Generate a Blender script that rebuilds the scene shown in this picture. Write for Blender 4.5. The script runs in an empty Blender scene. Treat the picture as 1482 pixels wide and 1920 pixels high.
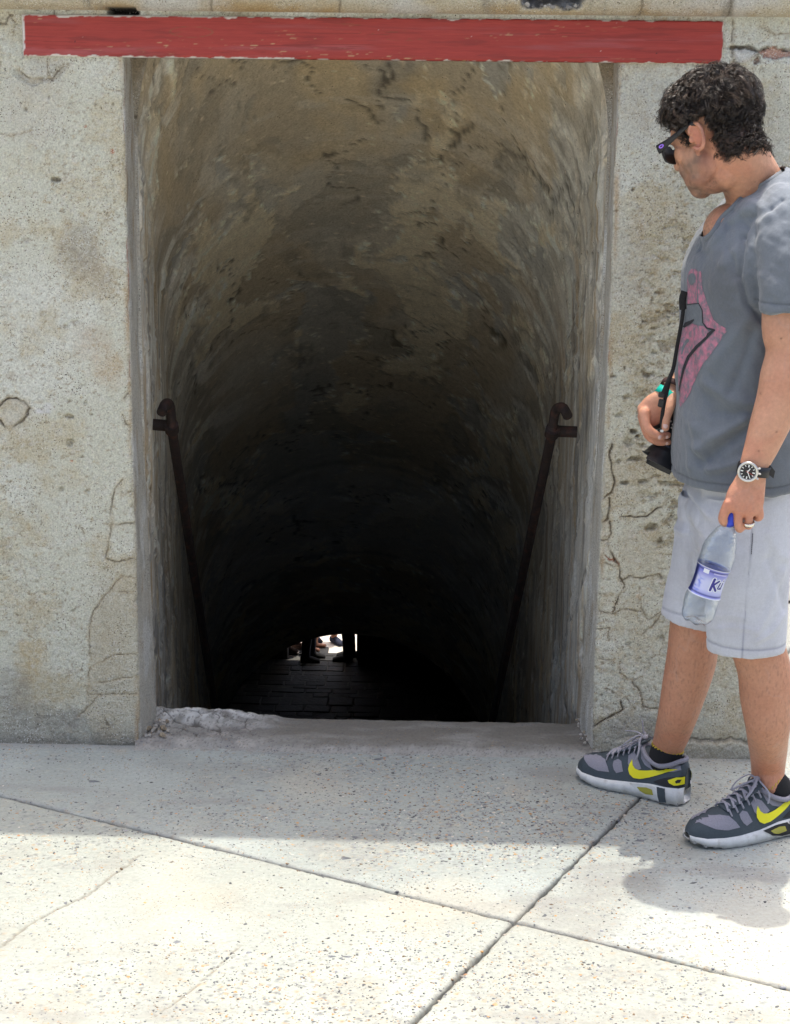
import bpy, math, random
import numpy as np
from mathutils import Vector, Matrix
from mathutils.bvhtree import BVHTree
from mathutils.geometry import delaunay_2d_cdt

scene = bpy.context.scene
# ------------------------------------------------------------------ camera, sky, sun, exposure
EYE = 1.68
FPX, PITCH, ROLL, YAW = 3300.0, math.radians(13.6685), math.radians(0.6362), math.radians(1.35)
def cam_dir(x, y):
    c, s = math.cos(ROLL), math.sin(ROLL)
    x, y = c*x - s*y, s*x + c*y
    d = (x, math.cos(PITCH) + y*math.sin(PITCH), -math.sin(PITCH) + y*math.cos(PITCH))
    c, s = math.cos(YAW), math.sin(YAW)
    return Vector((c*d[0] - s*d[1], s*d[0] + c*d[1], d[2]))
def P(px, py, Y):
    """point of the photograph at distance Y from the camera"""
    d = cam_dir((px - 741.)/FPX, -(py - 960.)/FPX)
    t = Y/d[1]
    return Vector((d[0]*t, Y, EYE + d[2]*t))
def G(px, py, z=0.):
    d = cam_dir((px - 741.)/FPX, -(py - 960.)/FPX)
    t = (z - EYE)/d[2]
    return Vector((d[0]*t, d[1]*t, z))
_f = cam_dir(0, 0); _r = cam_dir(1, 0) - _f; _u = cam_dir(0, 1) - _f
cd = bpy.data.cameras.new('camera'); cam = bpy.data.objects.new('camera', cd)
scene.collection.objects.link(cam)
M = Matrix((_r, _u, -_f)).transposed().to_4x4(); M.translation = (0, 0, EYE)
cam.matrix_world = M
cd.sensor_fit = 'VERTICAL'; cd.sensor_height = 24.0; cd.lens = 24.0*FPX/1920.0
cd.clip_start = 0.05; cd.clip_end = 8000
scene.camera = cam

SUNV = Vector((0.02, 0.17, 1.0)).normalized()          # towards the sun
world = bpy.data.worlds.new('World'); scene.world = world; world.use_nodes = True
wn = world.node_tree
for n in list(wn.nodes): wn.nodes.remove(n)
sky = wn.nodes.new('ShaderNodeTexSky'); sky.sky_type = 'NISHITA'; sky.sun_disc = False
sky.sun_elevation = math.asin(SUNV.z); sky.sun_rotation = math.atan2(SUNV.x, SUNV.y)
sky.dust_density = 7.5; sky.air_density = 1.0; sky.ozone_density = 2.0
bg = wn.nodes.new('ShaderNodeBackground'); bg.inputs[1].default_value = 0.15
wo = wn.nodes.new('ShaderNodeOutputWorld')
wn.links.new(sky.outputs[0], bg.inputs[0]); wn.links.new(bg.outputs[0], wo.inputs[0])
sl = bpy.data.lights.new('sun', 'SUN'); sl.energy = 2.0; sl.angle = math.radians(0.55); sl.color = (1.0, 0.945, 0.83)
so = bpy.data.objects.new('sun', sl); scene.collection.objects.link(so)
so.rotation_euler = (-SUNV).to_track_quat('-Z', 'Y').to_euler(); so.location = (0, 2, 12)
scene.view_settings.view_transform = 'Standard'; scene.view_settings.look = 'None'
scene.view_settings.gamma = 1.0; scene.view_settings.exposure = 1.15
scene.view_settings.use_curve_mapping = False
scene.cycles.max_bounces = 10; scene.cycles.diffuse_bounces = 6; scene.cycles.transmission_bounces = 8
scene.cycles.transparent_max_bounces = 12
scene.cycles.use_denoising = True
scene.cycles.sample_clamp_indirect = 6.0

# ------------------------------------------------------------------ numeric noise
_rs = np.random.RandomState(7)
_perm = _rs.permutation(256); _perm = np.concatenate([_perm, _perm, _perm])
_grad = _rs.normal(size=(256, 3)); _grad /= np.linalg.norm(_grad, axis=1)[:, None]
def perlin(x, y, z=0.0):
    x = np.asarray(x, dtype=np.float64); y = np.asarray(y, dtype=np.float64); z = np.zeros_like(x) + z
    xi = np.floor(x).astype(int); yi = np.floor(y).astype(int); zi = np.floor(z).astype(int)
    xf, yf, zf = x - xi, y - yi, z - zi
    xi &= 255; yi &= 255; zi &= 255
    f = lambda t: t*t*t*(t*(t*6 - 15) + 10)
    u, v, w = f(xf), f(yf), f(zf)
    out = 0
    for dx in (0, 1):
        for dy in (0, 1):
            for dz in (0, 1):
                h = _perm[_perm[_perm[(xi + dx) & 255] + ((yi + dy) & 255)] + ((zi + dz) & 255)]
                g = _grad[h]
                d = g[..., 0]*(xf - dx) + g[..., 1]*(yf - dy) + g[..., 2]*(zf - dz)
                out = out + d*(u if dx else 1 - u)*(v if dy else 1 - v)*(w if dz else 1 - w)
    return out*1.5
def fbm(x, y, z=0.0, o=5, g=0.5):
    a, s, t = 1.0, 0.0, 0.0
    for k in range(o):
        s = s + a*perlin(x, y, z + 11.3*k); t += a
        x = x*2.03; y = y*2.03; z = z*2.03; a *= g
    return s/t
def worley(x, y, seed=0):
    """F1, F2, cell id in 0..1"""
    xi = np.floor(x).astype(int); yi = np.floor(y).astype(int)
    F1 = np.full(x.shape, 9.0); F2 = np.full(x.shape, 9.0); ID = np.zeros(x.shape)
    for dx in (-1, 0, 1):
        for dy in (-1, 0, 1):
            cx, cy = xi + dx, yi + dy
            h = _perm[_perm[(cx + seed) & 255] + (cy & 255)]
            h2 = _perm[h + 57]; h3 = _perm[h2 + 91]
            d = np.hypot(cx + h/256. - x, cy + h2/256. - y)
            m = d < F1
            F2 = np.where(m, F1, np.minimum(F2, d)); ID = np.where(m, h3/256., ID); F1 = np.where(m, d, F1)
    return F1, F2, ID
def sstep(a, b, x):
    t = np.clip((x - a)/(b - a), 0, 1); return t*t*(3 - 2*t)
def seg_dist(x, y, pts):
    """distance to a polyline and the side parameter"""
    D = np.full(np.shape(x), 1e9)
    for (ax, ay), (bx, by) in zip(pts[:-1], pts[1:]):
        vx, vy = bx - ax, by - ay
        t = np.clip(((x - ax)*vx + (y - ay)*vy)/(vx*vx + vy*vy + 1e-12), 0, 1)
        D = np.minimum(D, np.hypot(x - ax - t*vx, y - ay - t*vy))
    return D
def in_poly(x, y, pts):
    ins = np.zeros(np.shape(x), bool); n = len(pts)
    for i in range(n):
        (x1, y1), (x2, y2) = pts[i], pts[(i + 1) % n]
        c = ((y1 > y) != (y2 > y)) & (x < (x2 - x1)*(y - y1)/((y2 - y1) + 1e-12) + x1)
        ins ^= c
    return ins
def mixc(c, col, m):
    m = np.asarray(m)[..., None]
    return c*(1 - m) + np.asarray(col)*m

# ------------------------------------------------------------------ object helpers
COL = scene.collection
ROOTS = {}
def root(name, loc, label, cat, group=None, kind=None):
    o = bpy.data.objects.new(name, None); COL.objects.link(o); o.location = loc
    o.empty_display_size = 0.05
    tag(o, label, cat, group, kind); ROOTS[o.name] = Vector(loc)
    return o
def tag(o, label=None, cat=None, group=None, kind=None):
    if label: o['label'] = label
    if cat: o['category'] = cat
    if group: o['group'] = group
    if kind: o['kind'] = kind
    return o
def origin_of(o):
    v = Vector((0, 0, 0))
    while o is not None:
        v += o.location; o = o.parent
    return v
def obj(name, V, F, mat, parent=None, smooth=True, col=None, label=None, sharp=None):
    """link one mesh object from world coordinates (children keep a zero offset)"""
    V = np.asarray(V, dtype=np.float64).reshape(-1, 3)
    if parent is not None:
        V = V - np.array(origin_of(parent))
    me = bpy.data.meshes.new(name)
    if isinstance(F, np.ndarray) and F.ndim == 2:
        n, k = F.shape
        me.vertices.add(len(V)); me.vertices.foreach_set('co', V.astype(np.float32).ravel())
        me.loops.add(n*k); me.loops.foreach_set('vertex_index', F.astype(np.int32).ravel())
        me.polygons.add(n)
        me.polygons.foreach_set('loop_start', np.arange(0, n*k, k, dtype=np.int32))
        me.update(calc_edges=True)
    else:
        me.from_pydata([tuple(v) for v in V], [], [tuple(int(i) for i in f) for f in F]); me.update()
    if col is not None:
        a = me.color_attributes.new('Col', 'FLOAT_COLOR', 'POINT')
        c4 = np.ones((len(V), 4), dtype=np.float32); c4[:, :3] = np.clip(np.asarray(col).reshape(-1, 3), 0.001, 1)
        a.data.foreach_set('color', c4.ravel())
    me.polygons.foreach_set('use_smooth', [bool(smooth)]*len(me.polygons))
    if sharp is not None:
        me.set_sharp_from_angle(angle=math.radians(sharp))
    o = bpy.data.objects.new(name, me); COL.objects.link(o)
    if mat is not None: me.materials.append(mat)
    if parent is not None: o.parent = parent
    if label: o['label'] = label
    return o
def grid_faces(ni, nj, keep=None, flip=False):
    i, j = np.meshgrid(np.arange(ni - 1), np.arange(nj - 1), indexing='ij')
    a = (i*nj + j).ravel(); b = ((i + 1)*nj + j).ravel(); c = b + 1; d = a + 1
    F = np.stack([a, b, c, d] if not flip else [a, d, c, b], 1)
    if keep is not None: F = F[keep.ravel()]
    return F
def compact(V, F, col=None):
    u, inv = np.unique(F, return_inverse=True)
    inv = inv.reshape(F.shape)
    return V.reshape(-1, 3)[u], inv, (None if col is None else col.reshape(-1, 3)[u])
def grid_normals(Pn):
    du = np.gradient(Pn, axis=0); dv = np.gradient(Pn, axis=1)
    n = np.cross(du, dv); n /= (np.linalg.norm(n, axis=2, keepdims=True) + 1e-12)
    return n
def axis_pts(bounds):
    """[(start, end, step), ...] -> one increasing array"""
    out = []
    for a, b, s in bounds:
        n = max(1, int(round((b - a)/s))); out.append(np.linspace(a, b, n, endpoint=False))
    out.append([bounds[-1][1]])
    return np.concatenate(out)
class Soup:
    def __init__(s): s.V = []; s.F = []; s.n = 0
    def add(s, V, F):
        V = [tuple(v) for v in V]
        s.V += V; s.F += [tuple(int(i) + s.n for i in f) for f in F]; s.n += len(V); return s
def box_vf(c, sx, sy, sz, R=None, bev=0.0):
    V = []; c = Vector(c)
    if bev <= 0:
        for z in (-1, 1):
            for x, y in ((-1, -1), (1, -1), (1, 1), (-1, 1)):
                v = Vector((x*sx/2, y*sy/2, z*sz/2)); V.append(c + (R @ v if R else v))
        return V, [(3, 2, 1, 0), (4, 5, 6, 7), (0, 1, 5, 4), (1, 2, 6, 5), (2, 3, 7, 6), (3, 0, 4, 7)]
    rings = []
    b = bev
    def ring(hx, hy, z):
        pts = []
        for (qx, qy, order) in ((1, 1, 0), (-1, 1, 1), (-1, -1, 0), (1, -1, 1)):
            p1 = (qx*hx, qy*(hy - b)); p2 = (qx*(hx - b), qy*hy)
            pts += [p1, p2] if order == 0 else [p2, p1]
        return [(x, y, z) for x, y in pts]
    for hx, hy, z in ((sx/2 - b, sy/2 - b, -sz/2), (sx/2, sy/2, -sz/2 + b), (sx/2, sy/2, sz/2 - b), (sx/2 - b, sy/2 - b, sz/2)):
        rings.append(ring(hx, hy, z))
    for r in rings:
        for p in r:
            v = Vector(p); V.append(c + (R @ v if R else v))
    F = [tuple(reversed(range(8))), tuple(range(24, 32))]
    for k in range(3):
        for i in range(8):
            j = (i + 1) % 8; F.append((k*8 + i, k*8 + j, (k + 1)*8 + j, (k + 1)*8 + i))
    return V, F
def catmull(pts, n):
    pts = [np.asarray(p, float) for p in pts]
    if n <= 1 or len(pts) < 3: return pts
    out = []
    for i in range(len(pts) - 1):
        p0 = pts[max(i - 1, 0)]; p1 = pts[i]; p2 = pts[i + 1]; p3 = pts[min(i + 2, len(pts) - 1)]
        for k in range(n):
            t = k/n
            out.append(0.5*((2*p1) + (-p0 + p2)*t + (2*p0 - 5*p1 + 4*p2 - p3)*t*t + (-p0 + 3*p1 - 3*p2 + p3)*t**3))
    out.append(pts[-1]); return out
def tube_vf(pts, rad, n=12, ref=None, sub=1, cap=True, closed=False):
    """swept ellipse; rad entries are r or (r along ref, r across); rounded caps"""
    rr = [(r, r) if np.isscalar(r) else tuple(r) for r in rad]
    if len(rr) == 1: rr = rr*len(pts)
    X = catmull([tuple(p) + r for p, r in zip(pts, rr)], sub)
    C = [Vector(x[:3]) for x in X]; RA = [x[3] for x in X]; RB = [x[4] for x in X]
    m = len(C)
    if cap and not closed:
        t0 = (C[0] - C[1]).normalized(); t1 = (C[-1] - C[-2]).normalized()
        r0 = min(RA[0], RB[0]); r1 = min(RA[-1], RB[-1])
        pre = [(C[0] + t0*r0*math.sin(a), RA[0]*math.cos(a), RB[0]*math.cos(a)) for a in (1.5, 1.15, 0.75, 0.35)]
        post = [(C[-1] + t1*r1*math.sin(a), RA[-1]*math.cos(a), RB[-1]*math.cos(a)) for a in (0.35, 0.75, 1.15, 1.5)]
        C = [p[0] for p in pre] + C + [p[0] for p in post]
        RA = [p[1] for p in pre] + RA + [p[1] for p in post]; RB = [p[2] for p in pre] + RB + [p[2] for p in post]
        m = len(C)
    T = []
    for i in range(m):
        if closed: t = C[(i + 1) % m] - C[i - 1]
        else: t = C[min(i + 1, m - 1)] - C[max(i - 1, 0)]
        T.append(t.normalized() if t.length > 1e-9 else (T[-1] if T else Vector((0, 0, 1))))
    V = []; F = []
    b = None
    for i in range(m):
        if ref is not None:
            b = Vector(ref)
        elif b is None:
            b = Vector((0, 0, 1)) if abs(T[i].z) < 0.8 else Vector((1, 0, 0))
        b = b - T[i]*b.dot(T[i])
        b = b.normalized() if b.length > 1e-6 else T[i].orthogonal().normalized()
        a = b.cross(T[i])
        for k in range(n):
            w = 2*math.pi*k/n
            V.append(C[i] + b*(RA[i]*math.cos(w)) + a*(RB[i]*math.sin(w)))
    for i in range(m if closed else m - 1):
        ii = (i + 1) % m
        for k in range(n):
            k2 = (k + 1) % n
            F.append((i*n + k, ii*n + k, ii*n + k2, i*n + k2))
    if not closed:
        F.append(tuple(range(n))); F.append(tuple(reversed(range((m - 1)*n, m*n))))
    return V, F
def ell_vf(c, r, R=None, n=20, m=12):
    V = []; F = []; c = Vector(c)
    if np.isscalar(r): r = (r, r, r)
    for i in range(m + 1):
        a = math.pi*i/m
        a = min(max(a, 0.02), math.pi - 0.02)
        for k in range(n):
            w = 2*math.pi*k/n
            v = Vector((r[0]*math.sin(a)*math.cos(w), r[1]*math.sin(a)*math.sin(w), r[2]*math.cos(a)))
            V.append(c + (R @ v if R else v))
    for i in range(m):
        for k in range(n):
            k2 = (k + 1) % n
            F.append((i*n + k, (i + 1)*n + k, (i + 1)*n + k2, i*n + k2))
    F.append(tuple(reversed(range(n)))); F.append(tuple(range(m*n, (m + 1)*n)))
    return V, F
def ring_loft(rings, n=40, sub=4, e=2.2):
    """rings: (centre, axis a vector, axis b vector) closed with flat caps"""
    X = catmull([tuple(c) + tuple(a) + tuple(b) for c, a, b in rings], sub)
    V = []; F = []
    for x in X:
        c, a, b = Vector(x[:3]), Vector(x[3:6]), Vector(x[6:9])
        for k in range(n):
            w = 2*math.pi*k/n; cw, sw = math.cos(w), math.sin(w)
            q = (abs(cw)**e + abs(sw)**e)**(-1/e)
            V.append(c + a*(cw*q) + b*(sw*q))
    m = len(X)
    for i in range(m - 1):
        for k in range(n):
            k2 = (k + 1) % n; F.append((i*n + k, (i + 1)*n + k, (i + 1)*n + k2, i*n + k2))
    F.append(tuple(range(n))); F.append(tuple(reversed(range((m - 1)*n, m*n))))
    return V, F
def remesh(s, voxel, smooth=4, fac=0.5):
    me = bpy.data.meshes.new('tmp'); me.from_pydata([tuple(v) for v in s.V], [], s.F); me.update()
    o = bpy.data.objects.new('tmp', me); COL.objects.link(o)
    # consistent outward shells are not needed: the voxel remesher uses a fill of each closed shell
    m = o.modifiers.new('r', 'REMESH'); m.mode = 'VOXEL'; m.voxel_size = voxel
    if smooth:
        m2 = o.modifiers.new('s', 'SMOOTH'); m2.factor = fac; m2.iterations = smooth
    dg = bpy.context.evaluated_depsgraph_get(); ev = o.evaluated_get(dg); em = ev.to_mesh()
    V = np.zeros(len(em.vertices)*3, np.float32); em.vertices.foreach_get('co', V); V = V.reshape(-1, 3).astype(float)
    N = np.zeros(len(em.vertices)*3, np.float32); em.vertices.foreach_get('normal', N); N = N.reshape(-1, 3).astype(float)
    L = np.zeros(len(em.loops), np.int32); em.loops.foreach_get('vertex_index', L)
    ls = np.zeros(len(em.polygons), np.int32); em.polygons.foreach_get('loop_start', ls)
    lt = np.zeros(len(em.polygons), np.int32); em.polygons.foreach_get('loop_total', lt)
    if (lt == 4).all(): F = L.reshape(-1, 4)
    else: F = [tuple(L[a:a + b]) for a, b in zip(ls, lt)]
    ev.to_mesh_clear(); bpy.data.objects.remove(o); bpy.data.meshes.remove(me)
    return V, F, N
def bvh_of(V, F):
    return BVHTree.FromPolygons([tuple(v) for v in V], [tuple(int(i) for i in f) for f in F])
def patch_vf(poly, caster, step, off=0.0008, thick=0.0):
    """a flat print or overlay: polygon filled with points and dropped on a surface"""
    pts = []; n = len(poly)
    for i in range(n):
        a = np.array(poly[i], float); b = np.array(poly[(i + 1) % n], float)
        k = max(1, int(np.linalg.norm(b - a)/step))
        for q in range(k): pts.append(a + (b - a)*q/k)
    nb = len(pts); P2 = np.array(pts)
    x0, y0 = P2.min(0); x1, y1 = P2.max(0)
    gx, gy = np.meshgrid(np.arange(x0, x1, step), np.arange(y0, y1, step)); gx = gx.ravel(); gy = gy.ravel()
    ins = in_poly(gx, gy, poly)
    dd = seg_dist(gx, gy, [tuple(p) for p in poly] + [tuple(poly[0])])
    keep = ins & (dd > step*0.45)
    allp = [Vector(p) for p in pts] + [Vector((a, b)) for a, b in zip(gx[keep], gy[keep])]
    res = delaunay_2d_cdt(allp, [(i, (i + 1) % nb) for i in range(nb)], [], 1, 1e-7)
    V = []; ok = []
    for p in res[0]:
        h = caster(p[0], p[1], off); ok.append(h is not None); V.append(h if h is not None else Vector((0, 0, 0)))
    F = [tuple(f) for f in res[2] if all(ok[i] for i in f)]
    used = sorted({i for f in F for i in f}); mp = {u: i for i, u in enumerate(used)}
    V = [V[u] for u in used]; F = [tuple(mp[i] for i in f) for f in F]
    return V, F
def stroke_poly(pts, w, n=6):
    """outline of a thick line with round ends (2D)"""
    pts = [np.array(p, float) for p in pts]; L = []; R = []
    ws = w if isinstance(w, (list, tuple)) else [w]*len(pts)
    for i, p in enumerate(pts):
        t = pts[min(i + 1, len(pts) - 1)] - pts[max(i - 1, 0)]; t = t/np.linalg.norm(t); nn = np.array((-t[1], t[0]))
        L.append(p + nn*ws[i]/2); R.append(p - nn*ws[i]/2)
    def cap(c, a0, r): return [c + r*np.array((math.cos(a0 - math.pi*k/n), math.sin(a0 - math.pi*k/n))) for k in range(1, n)]
    t1 = pts[-1] - pts[-2]; a1 = math.atan2(t1[1], t1[0]) + math.pi/2
    t0 = pts[1] - pts[0]; a0 = math.atan2(t0[1], t0[0]) - math.pi/2
    return [tuple(p) for p in (L + cap(pts[-1], a1, ws[-1]/2) + R[::-1] + cap(pts[0], a0, ws[0]/2))]

# ------------------------------------------------------------------ materials
MATS = {}
def material(name, color=(0.5, 0.5, 0.5), rough=0.8, attr=False, var=0.0, vscale=60., bump=0.0, bscale=200.,
             metal=0.0, spec=0.5, stretch=None, speck=None, bump2=None, sss=0.0, trans=0.0, ior=1.45, coat=0.0, tint=None, sheen=0.0):
    m = bpy.data.materials.new(name); m.use_nodes = True; nt = m.node_tree; N = nt.nodes; L = nt.links
    b = N['Principled BSDF']; b.inputs['Roughness'].default_value = rough; b.inputs['Metallic'].default_value = metal
    b.inputs['Specular IOR Level'].default_value = spec; b.inputs['IOR'].default_value = ior
    b.inputs['Transmission Weight'].default_value = trans; b.inputs['Coat Weight'].default_value = coat
    if sheen: b.inputs['Sheen Weight'].default_value = sheen
    if sss > 0:
        b.inputs['Subsurface Weight'].default_value = sss; b.inputs['Subsurface Radius'].default_value = (1.0, 0.35, 0.18)
        b.inputs['Subsurface Scale'].default_value = 0.006
    tc = N.new('ShaderNodeTexCoord'); mp = N.new('ShaderNodeMapping'); L.new(tc.outputs['Object'], mp.inputs[0])
    if stretch: mp.inputs['Scale'].default_value = stretch
    if attr:
        a = N.new('ShaderNodeAttribute'); a.attribute_name = 'Col'; cur = a.outputs['Color']
    else:
        r = N.new('ShaderNodeRGB'); r.outputs[0].default_value = (*color, 1); cur = r.outputs[0]
    def noise(scale, detail=4, rough_=0.6):
        n = N.new('ShaderNodeTexNoise'); n.inputs['Scale'].default_value = scale; n.inputs['Detail'].default_value = detail
        n.inputs['Roughness'].default_value = rough_; L.new(mp.outputs[0], n.inputs['Vector']); return n
    if var > 0:
        n = noise(vscale); mr = N.new('ShaderNodeMapRange'); mr.inputs['From Min'].default_value = 0.3; mr.inputs['From Max'].default_value = 0.7
        mr.inputs['To Min'].default_value = 1 - var; mr.inputs['To Max'].default_value = 1 + var
        L.new(n.outputs['Fac'], mr.inputs[0])
        mx = N.new('ShaderNodeVectorMath'); mx.operation = 'SCALE'; L.new(cur, mx.inputs[0]); L.new(mr.outputs[0], mx.inputs['Scale']); cur = mx.outputs[0]
    if tint:                                             # (colour, scale, low, high)
        n = noise(tint[1], 5); mr = N.new('ShaderNodeMapRange'); mr.inputs['From Min'].default_value = tint[2]; mr.inputs['From Max'].default_value = tint[3]
        L.new(n.outputs['Fac'], mr.inputs[0]); mx = N.new('ShaderNodeMix'); mx.data_type = 'RGBA'
        L.new(mr.outputs[0], mx.inputs['Factor']); L.new(cur, mx.inputs['A']); mx.inputs['B'].default_value = (*tint[0], 1); cur = mx.outputs['Result']
    if speck:                                            # list of (scale, radius, chance, colour), patchy
        nm = noise(9, 4); mm_ = N.new('ShaderNodeMapRange'); mm_.inputs['From Min'].default_value = .40; mm_.inputs['From Max'].default_value = .62
        mm_.inputs['To Min'].default_value = .18; L.new(nm.outputs['Fac'], mm_.inputs[0])
        for sc, rad, chance, c in speck:
            v = N.new('ShaderNodeTexVoronoi'); v.inputs['Scale'].default_value = sc; L.new(mp.outputs[0], v.inputs['Vector'])
            sp = N.new('ShaderNodeSeparateColor'); L.new(v.outputs['Color'], sp.inputs[0])
            m1 = N.new('ShaderNodeMath'); m1.operation = 'LESS_THAN'; L.new(sp.outputs[0], m1.inputs[0]); m1.inputs[1].default_value = chance
            ms = N.new('ShaderNodeMath'); ms.operation = 'MULTIPLY'; L.new(sp.outputs[1], ms.inputs[0]); ms.inputs[1].default_value = rad
            m2 = N.new('ShaderNodeMath'); m2.operation = 'LESS_THAN'; L.new(v.outputs['Distance'], m2.inputs[0]); L.new(ms.outputs[0], m2.inputs[1])
            m3 = N.new('ShaderNodeMath'); m3.operation = 'MULTIPLY'; L.new(m1.outputs[0], m3.inputs[0]); L.new(m2.outputs[0], m3.inputs[1])
            m4 = N.new('ShaderNodeMath'); m4.operation = 'MULTIPLY'; L.new(m3.outputs[0], m4.inputs[0]); L.new(mm_.outputs[0], m4.inputs[1]); m3 = m4
            mx = N.new('ShaderNodeMix'); mx.data_type = 'RGBA'; L.new(m3.outputs[0], mx.inputs['Factor']); L.new(cur, mx.inputs['A'])
            mx.inputs['B'].default_value = (*c, 1); cur = mx.outputs['Result']
    L.new(cur, b.inputs['Base Color'])
    if bump > 0:
        n = noise(bscale, 6, 0.65); bp = N.new('ShaderNodeBump'); bp.inputs['Strength'].default_value = 1.0
        bp.inputs['Distance'].default_value = bump; L.new(n.outputs['Fac'], bp.inputs['Height']); last = bp
        if bump2:
            n2 = noise(bump2[1], 4); bp2 = N.new('ShaderNodeBump'); bp2.inputs['Distance'].default_value = bump2[0]
            L.new(n2.outputs['Fac'], bp2.inputs['Height']); L.new(bp.outputs[0], bp2.inputs['Normal']); last = bp2
        L.new(last.outputs[0], b.inputs['Normal'])
    MATS[name] = m; return m
plaster = material('plaster', attr=True, rough=0.95, spec=0.15, var=0.24, vscale=240, bump=0.0034, bscale=300, bump2=(0.005, 90),
                   speck=[(330, 0.55, 0.20, (0.20, 0.165, 0.12)), (380, 0.6, 0.26, (0.70, 0.685, 0.63)), (250, 0.40, 0.10, (0.08, 0.07, 0.055)), (170, 0.30, 0.16, (0.09, 0.075, 0.06))])
vaultm = material('vault_plaster', attr=True, rough=0.9, spec=0.25, var=0.16, vscale=120, bump=0.003, bscale=150, bump2=(0.006, 35),
                  speck=[(260, 0.45, 0.09, (0.50, 0.44, 0.33)), (200, 0.4, 0.08, (0.06, 0.055, 0.05))])
concrete = material('concrete', attr=True, rough=0.9, spec=0.3, var=0.10, vscale=110, bump=0.0012, bscale=300, bump2=(0.003, 60),
                    speck=[(170, 0.5, 0.14, (0.11, 0.115, 0.13)), (230, 0.5, 0.14, (0.22, 0.18, 0.14)), (300, 0.5, 0.12, (0.12, 0.12, 0.13)), (260, 0.5, 0.06, (0.36, 0.24, 0.13)),
                           (60, 0.20, 0.10, (0.22, 0.22, 0.23))])
pebblem = material('pebble', attr=True, rough=0.55, spec=0.4, var=0.15, vscale=150)
rustm = material('rusty_iron', (0.028, 0.019, 0.017), rough=0.7, var=0.35, vscale=60, bump=0.0012, bscale=180, spec=0.35, tint=((0.10, 0.036, 0.022), 35, 0.52, 0.8))
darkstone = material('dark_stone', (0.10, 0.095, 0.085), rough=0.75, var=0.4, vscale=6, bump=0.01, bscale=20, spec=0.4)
floorstone = material('flagstone', attr=True, rough=0.62, var=0.3, vscale=14, bump=0.012, bscale=18, spec=0.5)
plankm = material('old_plank', (0.10, 0.055, 0.03), rough=0.7, var=0.4, vscale=9, stretch=(6, 6, 0.6), bump=0.004, bscale=20)
rim = material('roof_plaster', (0.42, 0.40, 0.35), rough=0.95, var=0.15, vscale=3, bump=0.004, bscale=30)
courtm = material('courtyard_paving', (0.60, 0.55, 0.48), rough=0.9, var=0.12, vscale=2.0, bump=0.004, bscale=12)

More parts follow.
